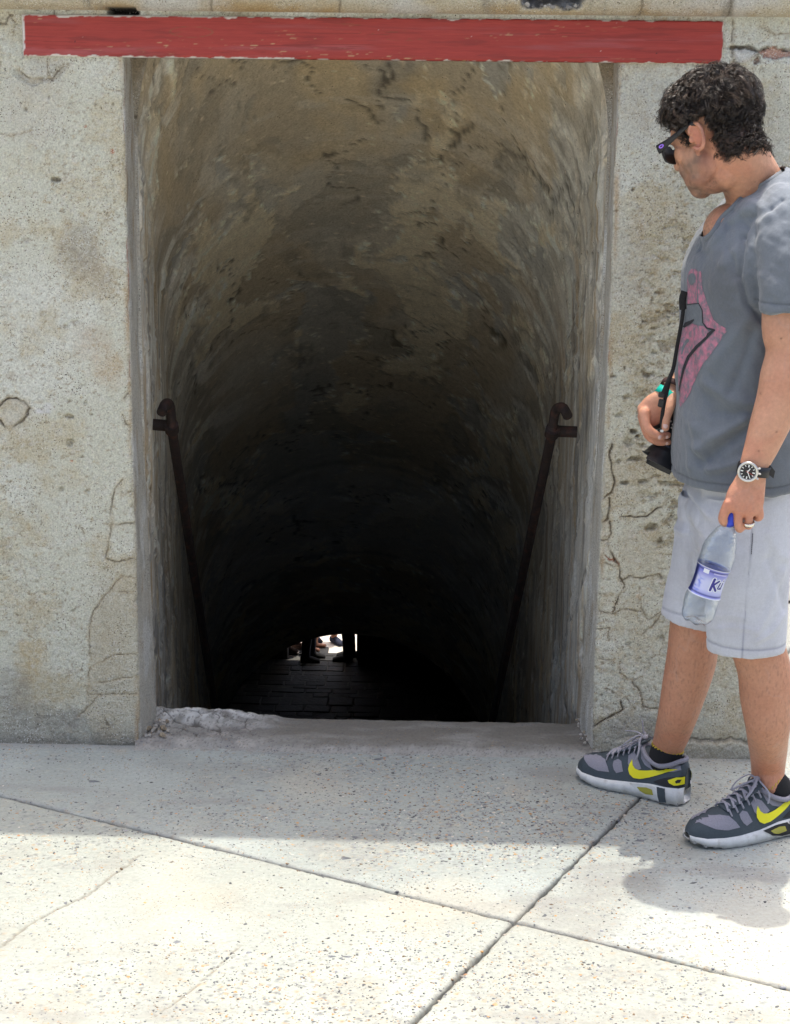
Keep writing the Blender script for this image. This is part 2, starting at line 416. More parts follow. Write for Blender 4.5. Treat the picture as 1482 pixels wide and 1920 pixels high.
# ------------------------------------------------------------------ wall relief and colour (world x, z)
YW = 4.287
XL, XR = -0.757, 0.4146
def W(px, py):
    p = P(px, py, YW); return (p.x, p.z)
def WP(L): return [W(*q) for q in L]
PXM = 1/790.
CRACKS = [ # (pixels, width px, depth m, colour)
 ([(228, 900), (214, 918), (206, 960), (212, 985), (204, 1010), (200, 1048), (216, 1052), (250, 1046)], 2.2, .004, 1),
 ([(208, 985), (250, 980)], 2.6, .004, 1), ([(246, 920), (226, 930)], 2.0, .003, 1), ([(253, 1085), (225, 1078)], 1.5, .002, 1), ([(252, 1112), (222, 1108)], 1.5, .002, 1),
 ([(225, 1082), (190, 1125), (170, 1160), (166, 1200), (170, 1250), (165, 1300), (190, 1300), (150, 1345)], 1.8, .003, 1),
 ([(258, 1225), (215, 1226), (175, 1248)], 1.6, .003, 1), ([(258, 1300), (190, 1302)], 2.2, .004, 1), ([(258, 1270), (225, 1275), (185, 1280)], 1.4, .002, 1),
 ([(190, 1365), (205, 1362), (200, 1345)], 1.4, .002, 1), ([(150, 985), (160, 1000)], 1.5, .002, 1),
 ([(228, 776), (234, 795), (247, 796)], 2.6, .004, 1), ([(234, 752), (240, 740), (246, 735)], 2.0, .003, 1),
 ([(0, 760), (14, 748), (30, 746), (48, 752), (58, 765), (52, 783), (40, 792), (24, 802), (8, 800), (0, 790)], 3.6, .007, 1),
 ([(1146, 830), (1142, 850), (1147, 880), (1152, 905), (1146, 925), (1128, 934), (1108, 934)], 3.2, .006, 1),
 ([(1140, 936), (1145, 955), (1142, 972), (1130, 978), (1116, 976)], 3.6, .006, 1), ([(1144, 978), (1146, 1000), (1140, 1012), (1122, 1015), (1114, 1012)], 2.6, .005, 1),
 ([(1138, 1018), (1146, 1040), (1162, 1062), (1162, 1082), (1172, 1098), (1158, 1130), (1150, 1148)], 2.4, .005, 1),
 ([(1112, 1060), (1130, 1052), (1160, 1062)], 2, .003, 1), ([(1112, 1112), (1150, 1114)], 1.8, .003, 1), ([(1110, 1148), (1150, 1152), (1168, 1142), (1200, 1146)], 2.0, .003, 1),
 ([(1108, 1180), (1145, 1180), (1142, 1200)], 1.8, .003, 1), ([(1166, 968), (1190, 968), (1215, 968), (1235, 952), (1252, 932)], 2.6, .005, 1),
 ([(1164, 1092), (1180, 1080), (1205, 1085), (1235, 1078), (1250, 1100)], 2.2, .004, 1), ([(1200, 1100), (1203, 1140), (1215, 1160), (1248, 1146)], 1.8, .003, 1),
 ([(1248, 1148), (1225, 1172), (1205, 1190)], 2.2, .004, 1), ([(1110, 1390), (1108, 1365), (1130, 1352), (1170, 1330), (1160, 1300)], 2.6, .005, 1),
 ([(1125, 1235), (1150, 1238)], 1.8, .002, 1), ([(1165, 1240), (1160, 1262), (1180, 1278), (1205, 1270)], 1.6, .002, 1), ([(1185, 1280), (1200, 1300), (1205, 1325), (1235, 1330)], 2.4, .004, 1),
 ([(1135, 1290), (1175, 1310), (1190, 1330)], 1.4, .002, 1), ([(1356, 87), (1372, 90), (1400, 90), (1425, 95), (1432, 90), (1450, 86), (1482, 95), (1500, 93)], 4.6, .014, 0),
 ([(1374, 60), (1370, 88), (1374, 105), (1378, 115), (1392, 117), (1410, 108), (1425, 100)], 2.0, .004, 1), ([(1376, 116), (1362, 128)], 1.6, .003, 1),
 ([(1398, 118), (1402, 128), (1420, 128)], 1.4, .002, 1), ([(1450, 80), (1450, 60)], 1.4, .002, 1), ([(1482, 62), (1450, 62), (1425, 52)], 1.6, .002, 1), ([(1374, 30), (1376, 55)], 1.6, .003, 1),
 ([(0, 46), (12, 44), (20, 30), (24, 28)], 3.0, .006, 1), ([(24, 10), (36, 14), (60, 14), (95, 14), (130, 18)], 3.0, .006, 0), ([(20, 28), (30, 45), (28, 60)], 1.4, .003, 1), ([(100, 14), (100, 26)], 2.0, .004, 0),
 ([(90, 110), (92, 140)], 1.4, .002, 1), ([(35, 130), (60, 148), (100, 145), (128, 120)], 2.4, .003, 1), ([(196, 168), (228, 170)], 1.4, .002, 1), ([(0, 250), (20, 256), (55, 243)], 1.4, .002, 1)]
CR = [(WP(c[0]), c[1]*PXM*0.5, c[2], c[3]) for c in CRACKS]
PITS = [ # px, py, rx, ry, depth, dark 0..1
 (103, 338, 10, 6, .012, .85), (48, 449, 7, 6, .004, .3), (12, 518, 7, 6, .004, .3), (123, 610, 6, 6, .004, .3), (138, 602, 9, 3, .003, .3), (161, 236, 4, 3, .002, -1), (208, 283, 5, 5, .002, -1), (212, 197, 3, 3, .004, .8),
 (50, 204, 3, 4, .004, .7), (94, 183, 3, 3, .003, .5), (180, 195, 4, 3, .003, .4), (119, 240, 3, 2, .003, .8), (146, 273, 2, 2, .003, .9), (130, 782, 9, 6, .008, .4), (132, 830, 7, 9, .008, .3), (117, 918, 5, 5, .005, .35),
 (130, 749, 4, 3, .004, .5), (162, 756, 5, 5, .004, .4), (171, 779, 3, 3, .004, .6), (166, 919, 4, 3, .004, .4), (172, 991, 5, 3, .003, .6), (96, 1128, 2, 4, .003, .6), (134, 1145, 5, 5, .004, .4), (32, 1154, 4, 3, .003, .7),
 (155, 856, 3, 2, .003, .7), (135, 865, 4, 3, .002, -1), (201, 1356, 3, 4, .003, .7), (1190, 808, 10, 5, .014, .8), (1198, 817, 5, 4, .010, .9), (1180, 830, 14, 9, .012, .25), (1192, 862, 16, 6, .012, .3), (1170, 905, 12, 5, .012, .6),
 (1205, 903, 12, 5, .010, .4), (1160, 868, 5, 5, .006, .4), (1232, 550, 5, 5, .006, .6), (1210, 600, 8, 3, .005, .5), (1150, 705, 6, 4, .006, .6), (1228, 615, 8, 4, .006, .4), (1208, 697, 8, 4, .006, .4), (1222, 990, 14, 11, .014, .25),
 (1238, 1015, 6, 6, .009, .5), (1190, 1005, 4, 5, .003, -2), (1198, 1120, 8, 6, .003, -2), (1240, 1195, 8, 7, .006, .3), (1180, 1207, 8, 6, .004, .3), (1150, 1300, 3, 3, .004, .8), (1186, 357, 3, 3, .005, .85), (1158, 395, 4, 3, .004, .8), (1170, 690, 3, 3, .006, .8),
 (1160, 780, 10, 6, .006, .3), (1220, 760, 10, 8, .006, .3), (1175, 745, 10, 5, .006, .35), (1215, 705, 8, 6, .007, .4), (1243, 975, 3, 3, .004, .6)]
PITW = [(W(a, b), c*PXM, d*PXM, e, f) for a, b, c, d, e, f in PITS]
STAINS = [ # px, py, rx, ry, colour, strength
 (150, 470, 55, 60, (0.30, 0.28, 0.25), .55), (185, 520, 50, 40, (0.34, 0.30, 0.25), .45), (175, 640, 50, 40, (0.42, 0.30, 0.20), .35), (205, 690, 40, 50, (0.46, 0.32, 0.2), .35),
 (60, 1240, 40, 60, (0.46, 0.35, 0.18), .6), (90, 1290, 110, 45, (0.42, 0.34, 0.2), .55), (60, 1345, 90, 40, (0.26, 0.25, 0.22), .7), (140, 1350, 40, 35, (0.24, 0.23, 0.21), .6), (20, 1290, 60, 60, (0.27, 0.27, 0.26), .5),
 (210, 1180, 55, 170, (0.44, 0.40, 0.31), .55), (90, 765, 12, 14, (0.66, 0.67, 0.70), .95), (78, 770, 16, 10, (0.66, 0.66, 0.68), .9), (1180, 880, 60, 90, (0.44, 0.36, 0.24), .4), (1200, 1030, 60, 60, (0.46, 0.38, 0.26), .35),
 (1170, 500, 60, 120, (0.44, 0.42, 0.38), .4), (1150, 1047, 14, 9, (0.36, 0.10, 0.05), .0), (1200, 1370, 110, 45, (0.33, 0.33, 0.32), .65), (1230, 200, 200, 90, (0.46, 0.47, 0.46), .5),
 (1430, 250, 90, 120, (0.40, 0.41, 0.38), .5), (90, 120, 60, 25, (0.50, 0.51, 0.50), .6), (60, 200, 90, 90, (0.55, 0.54, 0.50), .5)]
STW = [(W(a, b), c*PXM, d*PXM, e, f) for a, b, c, d, e, f in STAINS]
POLYS = [ # shallow patches: polygon, step, colour, strength
 (WP([(40, 135), (30, 128), (22, 138), (36, 150), (62, 162), (90, 152), (112, 150), (128, 128), (132, 118), (108, 124), (84, 140), (62, 146)]), -.002, (0.34, 0.34, 0.31), .75),
 (WP([(1132, 1040), (1146, 1048), (1152, 1044), (1160, 1052), (1162, 1062), (1154, 1052), (1142, 1050)]), -.003, (0.38, 0.10, 0.05), .95),
 (WP([(1426, 97), (1432, 91), (1450, 87), (1482, 96), (1490, 110), (1475, 106), (1455, 110), (1435, 108)]), -.010, (0.48, 0.22, 0.15), .9),
 (WP([(1416, 112), (1426, 104), (1428, 112), (1422, 122), (1418, 120)]), -.008, (0.28, 0.15, 0.10), .8),
 (WP([(1370, 92), (1400, 93), (1426, 97), (1420, 106), (1404, 114), (1385, 116), (1378, 110)]), .003, (0.56, 0.56, 0.55), .8),
 (WP([(226, 1084), (190, 1126), (170, 1160), (166, 1200), (172, 1250), (163, 1300), (160, 1345), (180, 1396), (265, 1396), (262, 1000), (240, 1040)]), .002, (0.47, 0.43, 0.34), .55),
 (WP([(0, 762), (14, 750), (30, 748), (48, 754), (57, 765), (50, 782), (40, 790), (24, 800), (8, 798)]), .001, (0.50, 0.46, 0.38), .6)]
def wall_field(x, z):
    """relief (metres, outwards) and colour of the plaster at world x, z"""
    wx = x + 0.0040*fbm(x*55, z*55, 3.1, 3) + .009*fbm(x*17, z*17, 3.7, 3); wz = z + 0.0040*fbm(x*55 + 9, z*55, 8.7, 3) + .009*fbm(x*17 + 4, z*17, 8.9, 3)
    big = fbm(x*2.3 + 5, z*2.3, 1.0, 5); mid = fbm(x*9, z*9 + 3, 2.0, 5); fine = fbm(x*70, z*70, 4.0, 4)
    ex = sstep(0.42, 0.60, x)                    # right of the doorway
    rough = 0.35 + 0.65*sstep(0, .35, fbm(x*3.1 + 7, z*2.2 + 1, 5.0, 3) + .12)
    rz = np.exp(-((z - 0.95)/0.38)**2)*ex
    rough = np.clip(rough + 1.3*rz, 0, 2.0)
    h = 0.0045*big + 0.0028*mid*(0.6 + rough) + 0.0011*fine*(0.5 + 1.1*rough)
    h = h + 0.0030*rz*fbm(x*38, z*38, 6.0, 4)
    # pitted sand texture
    F1, F2, ID = worley(wx*125, wz*125, 3)
    pm = (ID < 0.22)*sstep(0.34, 0.12, F1)*np.clip(rough, .25, 1.2)
    h = h - 0.0016*pm
    G1, G2, GI = worley(wx*42, wz*60 + .5*fbm(x*30, z*30, 7., 3), 9)
    pg = (GI < 0.02 + 0.07*rz)*sstep(0.28, 0.10, G1 + .25*fbm(x*80, z*80, 17., 3))*(.4 + .6*rz)
    h = h - 0.0045*pg
    er = fbm(x*17 + 3, z*34, 18.0, 5, .6); erm = sstep(.10, .22, er)*np.clip(rz*1.1 + .12*ex, 0, 1)
    h = h - 0.0095*erm + .003*rz*fbm(x*70, z*95, 18.5, 3)
    c = np.zeros(x.shape + (3,)) + np.array((0.600, 0.610, 0.535))
    c = mixc(c, (0.67, 0.69, 0.655), sstep(-.05, .35, big + .3*mid)*.7)
    c = mixc(c, (0.53, 0.475, 0.345), sstep(0.02, .36, fbm(x*7 + 2, z*7, 9.0, 6, .65) + .12*rough)*.7)
    c = mixc(c, (0.46, 0.375, 0.235), sstep(0.12, .34, fbm(x*55, z*75, 19.0, 4, .6) + .10*rough - .1)*.55)
    c = mixc(c, (0.35, 0.27, 0.17), sstep(0.10, .42, fbm(x*28, z*28, 12.0, 4))*.40*np.clip(rough, 0, 1.3))
    c = mixc(c, (0.16, 0.125, 0.09), np.clip(pm*.55 + pg*.6, 0, .8))
    rim_ = sstep(.07, .0, np.abs(er - .13))*np.clip(rz*1.1 + .1*ex, 0, 1)
    c = mixc(c, (0.36, 0.25, 0.12), np.clip(rim_*.75 + erm*.35, 0, 1)*sstep(-.3, .2, fbm(x*50, z*50, 18.7, 3)))
    c = mixc(c, (0.62, 0.61, 0.57), sstep(.14, .32, fbm(x*48 + 3, z*48, 21.0, 3, .6))*.5)
    c = mixc(c, (0.30, 0.25, 0.18), sstep(.16, .34, fbm(x*90 + 3, z*90, 24.0, 3, .65))*.6)
    for (cx, cz), rx, rz_, col, st in STW:
        d = np.hypot((wx - cx)/rx, (wz - cz)/rz_) + .45*fbm(x*26, z*26, 20., 4)
        m = sstep(1.15, .35, d)*st*(0.65 + .5*sstep(-.2, .3, fbm(x*60, z*60, 22., 3)))
        c = mixc(c, col, np.clip(m, 0, 1))
    for poly, st, col, k in POLYS:
        m = in_poly(wx, wz, poly).astype(float)
        h = h + st*m; c = mixc(c, col, m*k*(0.8 + .3*mid))
    for (cx, cz), rx, rz_, dep, dk in PITW:
        d = np.hypot((wx - cx)/rx, (wz - cz)/rz_) + .30*fbm(x*90, z*90, 31., 2)
        m = sstep(1.1, .55, d)
        if dk < -1.5: h = h + dep*m; c = mixc(c, (0.60, 0.50, 0.38), m*.7)
        elif dk < 0: h = h - dep*m; c = mixc(c, (0.42, 0.18, 0.10), m*.9)
        else: h = h - dep*m; c = mixc(c, (0.17, 0.13, 0.09), m*dk*.75)
    for pts, w, dep, warm in CR:
        xs = [p[0] for p in pts]; zs = [p[1] for p in pts]
        sel = (x > min(xs) - .04) & (x < max(xs) + .04) & (z > min(zs) - .04) & (z < max(zs) + .04)
        if not sel.any(): continue
        d = seg_dist(wx[sel], wz[sel], pts) / (w*(0.75 + .9*np.clip(fbm(x[sel]*60, z[sel]*60, 40., 2) + .4, 0, 1)))
        m = sstep(1.5, .55, d)*sstep(-.42, .10, fbm(x[sel]*24 + 7, z[sel]*24, 43., 3))
        halo = sstep(7., 1.0, d)*.35
        hh = h[sel] - dep*m; h[sel] = hh
        cc = c[sel]; cc = mixc(cc, (0.44, 0.35, 0.22), halo*(warm*.9)); cc = mixc(cc, (0.13, 0.10, 0.07), m*(.85 if dep > .0045 else .55)); c[sel] = cc
    # darker towards the ground, with a ragged edge
    foot = sstep(0.10, 0.0, z + .04*fbm(x*12, z*12, 50., 3))
    c = mixc(c, (0.26, 0.25, 0.22), foot*.55)
    foot2 = sstep(0.045, 0.0, z + .03*fbm(x*22, z*22, 51., 3))
    c = mixc(c, (0.15, 0.145, 0.13), foot2*.5*(x < 0))
    # broken strip along the foot of the right pier
    led = ex*sstep(0.052, 0.038, z + .018*fbm(x*24, z*8, 52., 4))
    h = h + 0.012*led
    line = ex*sstep(.006, .0015, np.abs(z - 0.046 + .018*fbm(x*24, z*8, 52., 4)))
    h = h - .006*line; c = mixc(c, (0.16, 0.14, 0.11), line*.6)
    c = mixc(c, (0.60, 0.60, 0.58), sstep(.25, .5, fbm(x*45, z*45, 60., 3))*.5)
    return h, c

fort = root('fort_wall', (0.0, YW, 0.0), 'weathered pale plaster fort wall around the dark tunnel doorway', 'wall')
def sweep_wall(name, path, zs, back_to=None):
    """path: list of (x, y, nx, ny, s-coordinate in x for the field)"""
    pa = np.array(path); ni, nj = len(pa), len(zs)
    X = np.repeat(pa[:, 0:1], nj, 1); Y = np.repeat(pa[:, 1:2], nj, 1); Z = np.repeat(zs[None, :], ni, 0)
    S = np.repeat(pa[:, 4:5], nj, 1)
    h, c = wall_field(S, Z); c = c*np.array((1.0, .972, .915))
    return X, Y, Z, S, h, c, pa

def jamb_colour(S, Z, t, c, side):
    """t: 0 at the front arris .. 1 at the back of the reveal: trowelled grey render with brown runs"""
    n1 = fbm(S*13 + 3, Z*5.0, 70. + side, 6, .6); n2 = fbm(S*22, Z*9, 74. + side, 5, .6)
    base = np.zeros(c.shape) + np.array((0.53, 0.505, 0.44))
    base = mixc(base, (0.35, 0.335, 0.295), sstep(-.05, .34, n1)*.65)
    base = mixc(base, (0.40, 0.31, 0.20), sstep(.05, .35, n2)*.5)
    base = mixc(base, (0.66, 0.66, 0.63), sstep(.08, .26, fbm(S*18, Z*6 + 9, 78. + side, 6, .6))*.7)
    hi = sstep(1.0, 1.5, Z)
    base = mixc(base, (0.34, 0.26, 0.17), hi*.5*sstep(-.2, .3, n2))
    return base
YB = 4.415
ZTOP = 1.735
def pier(sign):
    # path across the front, round the arris, into the reveal
    xc = XL if sign < 0 else XR
    r = 0.009
    pts = []
    if sign < 0:
        xs = axis_pts([(-3.2, -1.10, .10), (-1.10, xc - r, .0026)])
        for x in xs: pts.append((x, YW, 0, -1, x, 0))
        for k in range(1, 5):
            a = math.pi/2*k/5; pts.append((xc - r + r*math.sin(a), YW + r - r*math.cos(a), math.sin(a), -math.cos(a), xc - r + r*a, 0))
        ys = axis_pts([(YW + r, YB, .0035)])
        for y in ys: pts.append((xc, y, 1, 0, xc + (y - YW), (y - YW)/(YB - YW)))
    else:
        ys = axis_pts([(YW + r, YB, .0035)])[::-1]
        for y in ys: pts.append((xc, y, -1, 0, xc - (y - YW), (y - YW)/(YB - YW)))
        for k in range(4, 0, -1):
            a = math.pi/2*k/5; pts.append((xc + r - r*math.sin(a), YW + r - r*math.cos(a), -math.sin(a), -math.cos(a), xc + r - r*a, 0))
        xend = 0.893
        xs = axis_pts([(xc + r, xend - .01, .0026)])
        for x in xs: pts.append((x, YW, 0, -1, x, 0))
        pts.append((xend, YW + .01, .7, -.7, xend, 0))
        for y in axis_pts([(YW + .02, 9.0, .15)]): pts.append((xend, y, 1, 0, xend + .4*(y - YW), 0))
    zs = axis_pts([(-.03, ZTOP, .0026)])
    X, Y, Z, S, h, c, pa = sweep_wall('pier', pts, zs)
    T = np.repeat(pa[:, 5:6], len(zs), 1)
    inj = sstep(0.0, 0.06, T)
    c = c*(1 - inj[..., None]) + jamb_colour(S, Z, T, c, 0 if sign < 0 else 5)*inj[..., None]
    h = h*(1 - .6*inj) + inj*(.0022*fbm(S*14, Z*9, 90., 5))
    # arris: worn, patched, rust stain running down
    ar = np.exp(-((S - xc)/.012)**2)
    ero = .006*np.clip(fbm(S*0 + xc, Z*14, 95. + sign, 4)*1.6 + .1, 0, 1) + .004*np.clip(fbm(S*40, Z*50, 96., 3), 0, 1)
    h = h - ar*ero*1.3
    red = sstep(.10, .25, fbm(S*60, Z*9, 98. + sign, 3))*np.exp(-((S - xc - sign*-.004)/.006)**2)
    c = mixc(c, (0.33, 0.12, 0.08), np.clip(red*.8*(Z > .9), 0, 1))
    c = mixc(c, (0.42, 0.28, 0.15), np.clip(np.exp(-((S - xc + .006*-sign)/.007)**2)*.65*sstep(-.1, .3, fbm(S*20, Z*5, 99., 3)), 0, 1))
    # the reveal flares inwards a little at the foot
    fl = inj*T*sstep(1.1, 0.0, Z)*0.022
    nx = np.repeat(pa[:, 2:3], len(zs), 1); ny = np.repeat(pa[:, 3:4], len(zs), 1)
    PX = X + nx*(h + fl); PY = Y + ny*(h + fl*0)
    V = np.stack([PX, PY, Z], 2)
    F = grid_faces(len(pa), len(zs), flip=False)
    return obj('wall_pier', V, F, plaster, fort, col=c, label=('left wall pier of pale pitted plaster' if sign < 0 else 'right wall pier of cracked and pitted plaster'))
pier(-1); pier(1)

# band above the door: face, beam pocket, round moulding, parapet
def band():
    xs = axis_pts([(-3.2, -1.10, .10), (-1.10, .893, .0035)])
    ztopm = 1.985
    prof = []                                                   # (y offset outwards, z, s)
    z0 = ZTOP; z1 = 1.8405
    for z in axis_pts([(z0, z1, .003)]): prof.append((0.0, z))
    rad = 0.105
    for k in range(1, 46):
        a = math.pi*k/46
        prof.append((0.022 + 0.062*math.sin(a)**0.8, z1 + rad*(1 - math.cos(a))*0.95 if True else 0))
    zt = prof[-1][1]
    for z in axis_pts([(zt + .01, 3.26, .06)]): prof.append((0.0, z))
    pr = np.array(prof); ni, nj = len(xs), len(pr)
    X = np.repeat(xs[:, None], nj, 1); O = np.repeat(pr[None, :, 0], ni, 0); Z = np.repeat(pr[None, :, 1], ni, 0)
    # moulding stops follow the gently uneven line over the beam
    sag = .004*fbm(X*2.2, X*0, 101., 3)
    h, c = wall_field(X, Z)
    mould = (Z > z1)
    nb = fbm(X*5, Z*9, 110., 5)
    cm = np.zeros(c.shape) + np.array((0.50, 0.46, 0.36))
    cm = mixc(cm, (0.42, 0.31, 0.17), sstep(.02, .3, nb)*.8*sstep(1.90, 1.84, Z) + .35*sstep(1.875, 1.845, Z))
    cm = mixc(cm, (0.55, 0.55, 0.53), sstep(0.0, .3, fbm(X*4 + 7, Z*8, 112., 4))*.7)
    cm = mixc(cm, (0.24, 0.22, 0.18), sstep(.22, .42, fbm(X*14, Z*4, 113., 4))*.7)
    c = np.where(mould[..., None], cm, c)
    h = h + mould*(.004*nb)
    # grey cement strip right over the beam at the left, with an open gap
    cx0, cz0 = W(245, 26); gap = sstep(1.0, .7, np.abs((X - W(232, 24)[0])/.040)) * sstep(1.0, .6, np.abs((Z - W(232, 21)[1])/.010))
    h = h - .05*gap; c = mixc(c, (0.02, 0.02, 0.022), gap*.95)
    # broken cavity in the moulding
    kx, kz = W(1035, 2)[0], W(1035, 8)[1]
    hx = (np.abs(X - kx)/.074)**2; hx = np.sqrt(hx + np.abs((Z - 1.915)/.085)**4); wob = .22*fbm(X*30, Z*30, 120., 4)
    hole = sstep(1.08, .90, hx + wob)*(Z > z1 + .002)*(Z < zt)*sstep(0, .012, Z - z1 - .006 - .02*np.clip(fbm(X*22, Z*22, 121., 3) + .3, 0, 1))
    O = O*(1 - hole) + hole*(-.095 + .030*fbm(X*24, Z*24, 122., 4))
    c = mixc(c, (0.09, 0.08, 0.07), hole*.9)  # shade inside the hollow painted dark into its colour
    rub = hole*sstep(.04, .0, Z - z1 - .02 + .05*fbm(X*18, Z*18, 123., 3))
    O = O + rub*.075; c = mixc(c, (0.42, 0.41, 0.40), rub*.8)
    rimm = sstep(1.35, 1.05, hx + wob)*(1 - hole)*mould
    c = mixc(c, (0.54, 0.47, 0.33), rimm*.6); O = O - rimm*.012*np.clip(fbm(X*50, Z*50, 124., 3)*2 + .5, 0, 1)
    # vertical hairlines and stains on the moulding
    for px in (1198, 1362, 640, 402):
        x0 = W(px, 10)[0]; m = sstep(.004, .001, np.abs(X + .004*fbm(X*0, Z*40, 130., 2) - x0))*mould
        c = mixc(c, (0.16, 0.13, 0.09), m*.7); h = h - .003*m
    V = np.stack([X, YW - O - h, Z], 2)
    F = grid_faces(ni, nj, flip=False)
    zc = 0.5*(Z[:-1, :-1] + Z[1:, 1:]); xc = 0.5*(X[:-1, :-1] + X[1:, 1:])
    V2, F2, c2 = compact(V, F, c)
    return obj('wall_band', V2, F2, plaster, fort, col=c2, label='top of the wall with round moulding and broken cavity')
band()
# parapet top with the slight step that shapes its shadow edge, back, side and soffit
def slabbox(name, x0, x1, y0, y1, z0, z1, mat, parent):
    V, F = box_vf(((x0 + x1)/2, (y0 + y1)/2, (z0 + z1)/2), x1 - x0, y1 - y0, z1 - z0)
    return obj(name, V, F, mat, parent, smooth=False)
slabbox('wall_top', -3.2, 0.893, YW - .004, 9.0, 3.262, 3.30, rim, fort)
slabbox('wall_back', -3.2, 0.893, 8.96, 9.0, -.1, 3.262, rim, fort)
slabbox('wall_side', -3.24, -3.2, YW, 9.0, -.1, 3.30, rim, fort)
slabbox('wall_side', 0.86, 0.889, YW + .05, 8.96, 1.7, 3.262, rim, fort)
slabbox('ceiling_slab', -0.95, 0.62, YW + .06, YB + .05, 2.06, 2.10, darkstone, fort)
# ------------------------------------------------------------------ beam
def beam():
    a = P(41, 26.5, YW - .006); b = P(1358, 39.5, YW - .006); c0 = P(43, 106, YW - .006); d0 = P(1355, 118.5, YW - .006)
    x0, x1 = a.x, b.x; zt = .5*(a.z + b.z); zb = .5*(c0.z + d0.z)
    na, nb = 620, 46
    xs = np.linspace(x0, x1, na); V = []
    t = np.linspace(0, 1, nb)
    X, T = np.meshgrid(xs, t, indexing='ij')
    ed = .0022*fbm(X*16, T*0, 140., 4)
    Z = zb + (zt - zb)*T + np.where(T > .5, ed, -ed*.7)*np.abs(2*T - 1)**6
    Z = Z + (0.5 - (X - x0)/(x1 - x0))*0.0*T
    grain = fbm(X*3.0, Z*70 + 1.4*fbm(X*2.2, Z*12, 142., 3), 143., 5)
    rel = .0012*grain
    re = np.minimum(T, 1 - T)*(zt - zb); rr = np.minimum(X - x0, x1 - X)
    e = np.minimum(re, rr); rnd = np.where(e < .004, (.004 - e)**2/.004*1.0, 0)
    Y = (YW - .010) - rel + rnd
    c = np.zeros(X.shape + (3,)) + np.array((0.335, 0.046, 0.037))
    c = mixc(c, (0.32, 0.045, 0.036), sstep(0, .35, grain)*.7)
    c = mixc(c, (0.34, 0.12, 0.13), sstep(.05, .35, fbm(X*2 + 4, Z*26, 145., 5))*.45)
    fg = fbm(X*1.6, Z*190 + 2*fbm(X*2, Z*8, 158., 2), 157., 4); c = c*(1 + .30*fg)[..., None]; c = mixc(c, (0.17, 0.028, 0.022), sstep(.22, .34, fg)*.6)
    kn = np.abs(np.hypot((X - W(360, 55)[0])/.05, (Z - W(360, 60)[1])/.012) - 1)
    c = mixc(c, (0.22, 0.09, 0.045), sstep(.10, .0, kn)*.6)
    gl = sstep(.035, .0, np.abs(grain - .12))*sstep(.1, .35, fbm(X*3 + 9, Z*10, 147., 3))
    c = mixc(c, (0.20, 0.07, 0.035), gl*.7)
    wear = sstep(.28, .42, fbm(X*30, Z*240, 148., 3))*sstep(.05, .3, fbm(X*2.2, Z*20, 149., 3) + .25*sstep(.3, 0, T) - .1*(X > 0))
    c = mixc(c, (0.48, 0.34, 0.18), wear*.85)
    c = mixc(c, (0.22, 0.035, 0.03), sstep(.14, .30, fbm(X*5, Z*60, 156., 5))*.6)
    chip = sstep(.0022, .0006, e - .0042*np.clip(fbm(X*30, Z*30, 150., 3)*2.4 - .62 + .75*(rr < .01) + .75*(X < -.35) + .35*((X < .1) & (T > .5)) + .5*fbm(X*4, Z*0, 152., 2), -.6, 1.4))
    c = mixc(c, (0.62, 0.59, 0.55), chip*.95)
    c = mixc(c, (0.7, 0.68, 0.64), sstep(.60, .66, fbm(X*110, Z*160, 151., 2))*.5)
    for px, py in ((143, 78), (1231, 100)):
        c = mixc(c, (.03, .02, .02), sstep(.0022, .001, np.hypot(X - W(px, py)[0], Z - W(px, py)[1])))
    G0 = np.stack([X, Y, Z], 2)
    # wrap to a solid: front + back ring
    V = G0.reshape(-1, 3).tolist(); F = grid_faces(na, nb).tolist(); C = c.reshape(-1, 3).tolist()
    n0 = len(V); yb = 4.40
    rimi = [i*nb for i in range(na)] + [(na - 1)*nb + j for j in range(1, nb)] + [i*nb + nb - 1 for i in range(na - 2, -1, -1)] + [j for j in range(nb - 2, 0, -1)]
    for q in rimi: V.append([V[q][0], yb, V[q][2]]); C.append([0.13, 0.04, 0.03])
    m = len(rimi)
    for k in range(m): F.append([rimi[k], n0 + k, n0 + (k + 1) % m, rimi[(k + 1) % m]])
    F.append([n0 + k for k in range(m)])
    bm_ = material('red_paint', attr=True, rough=0.6, spec=0.35, var=0.07, vscale=25, stretch=(1, 1, 8), bump=0.0008, bscale=60)
    obj('lintel_beam', V, F, bm_, fort, col=C, label='weathered red painted wooden beam over the doorway')
beam()

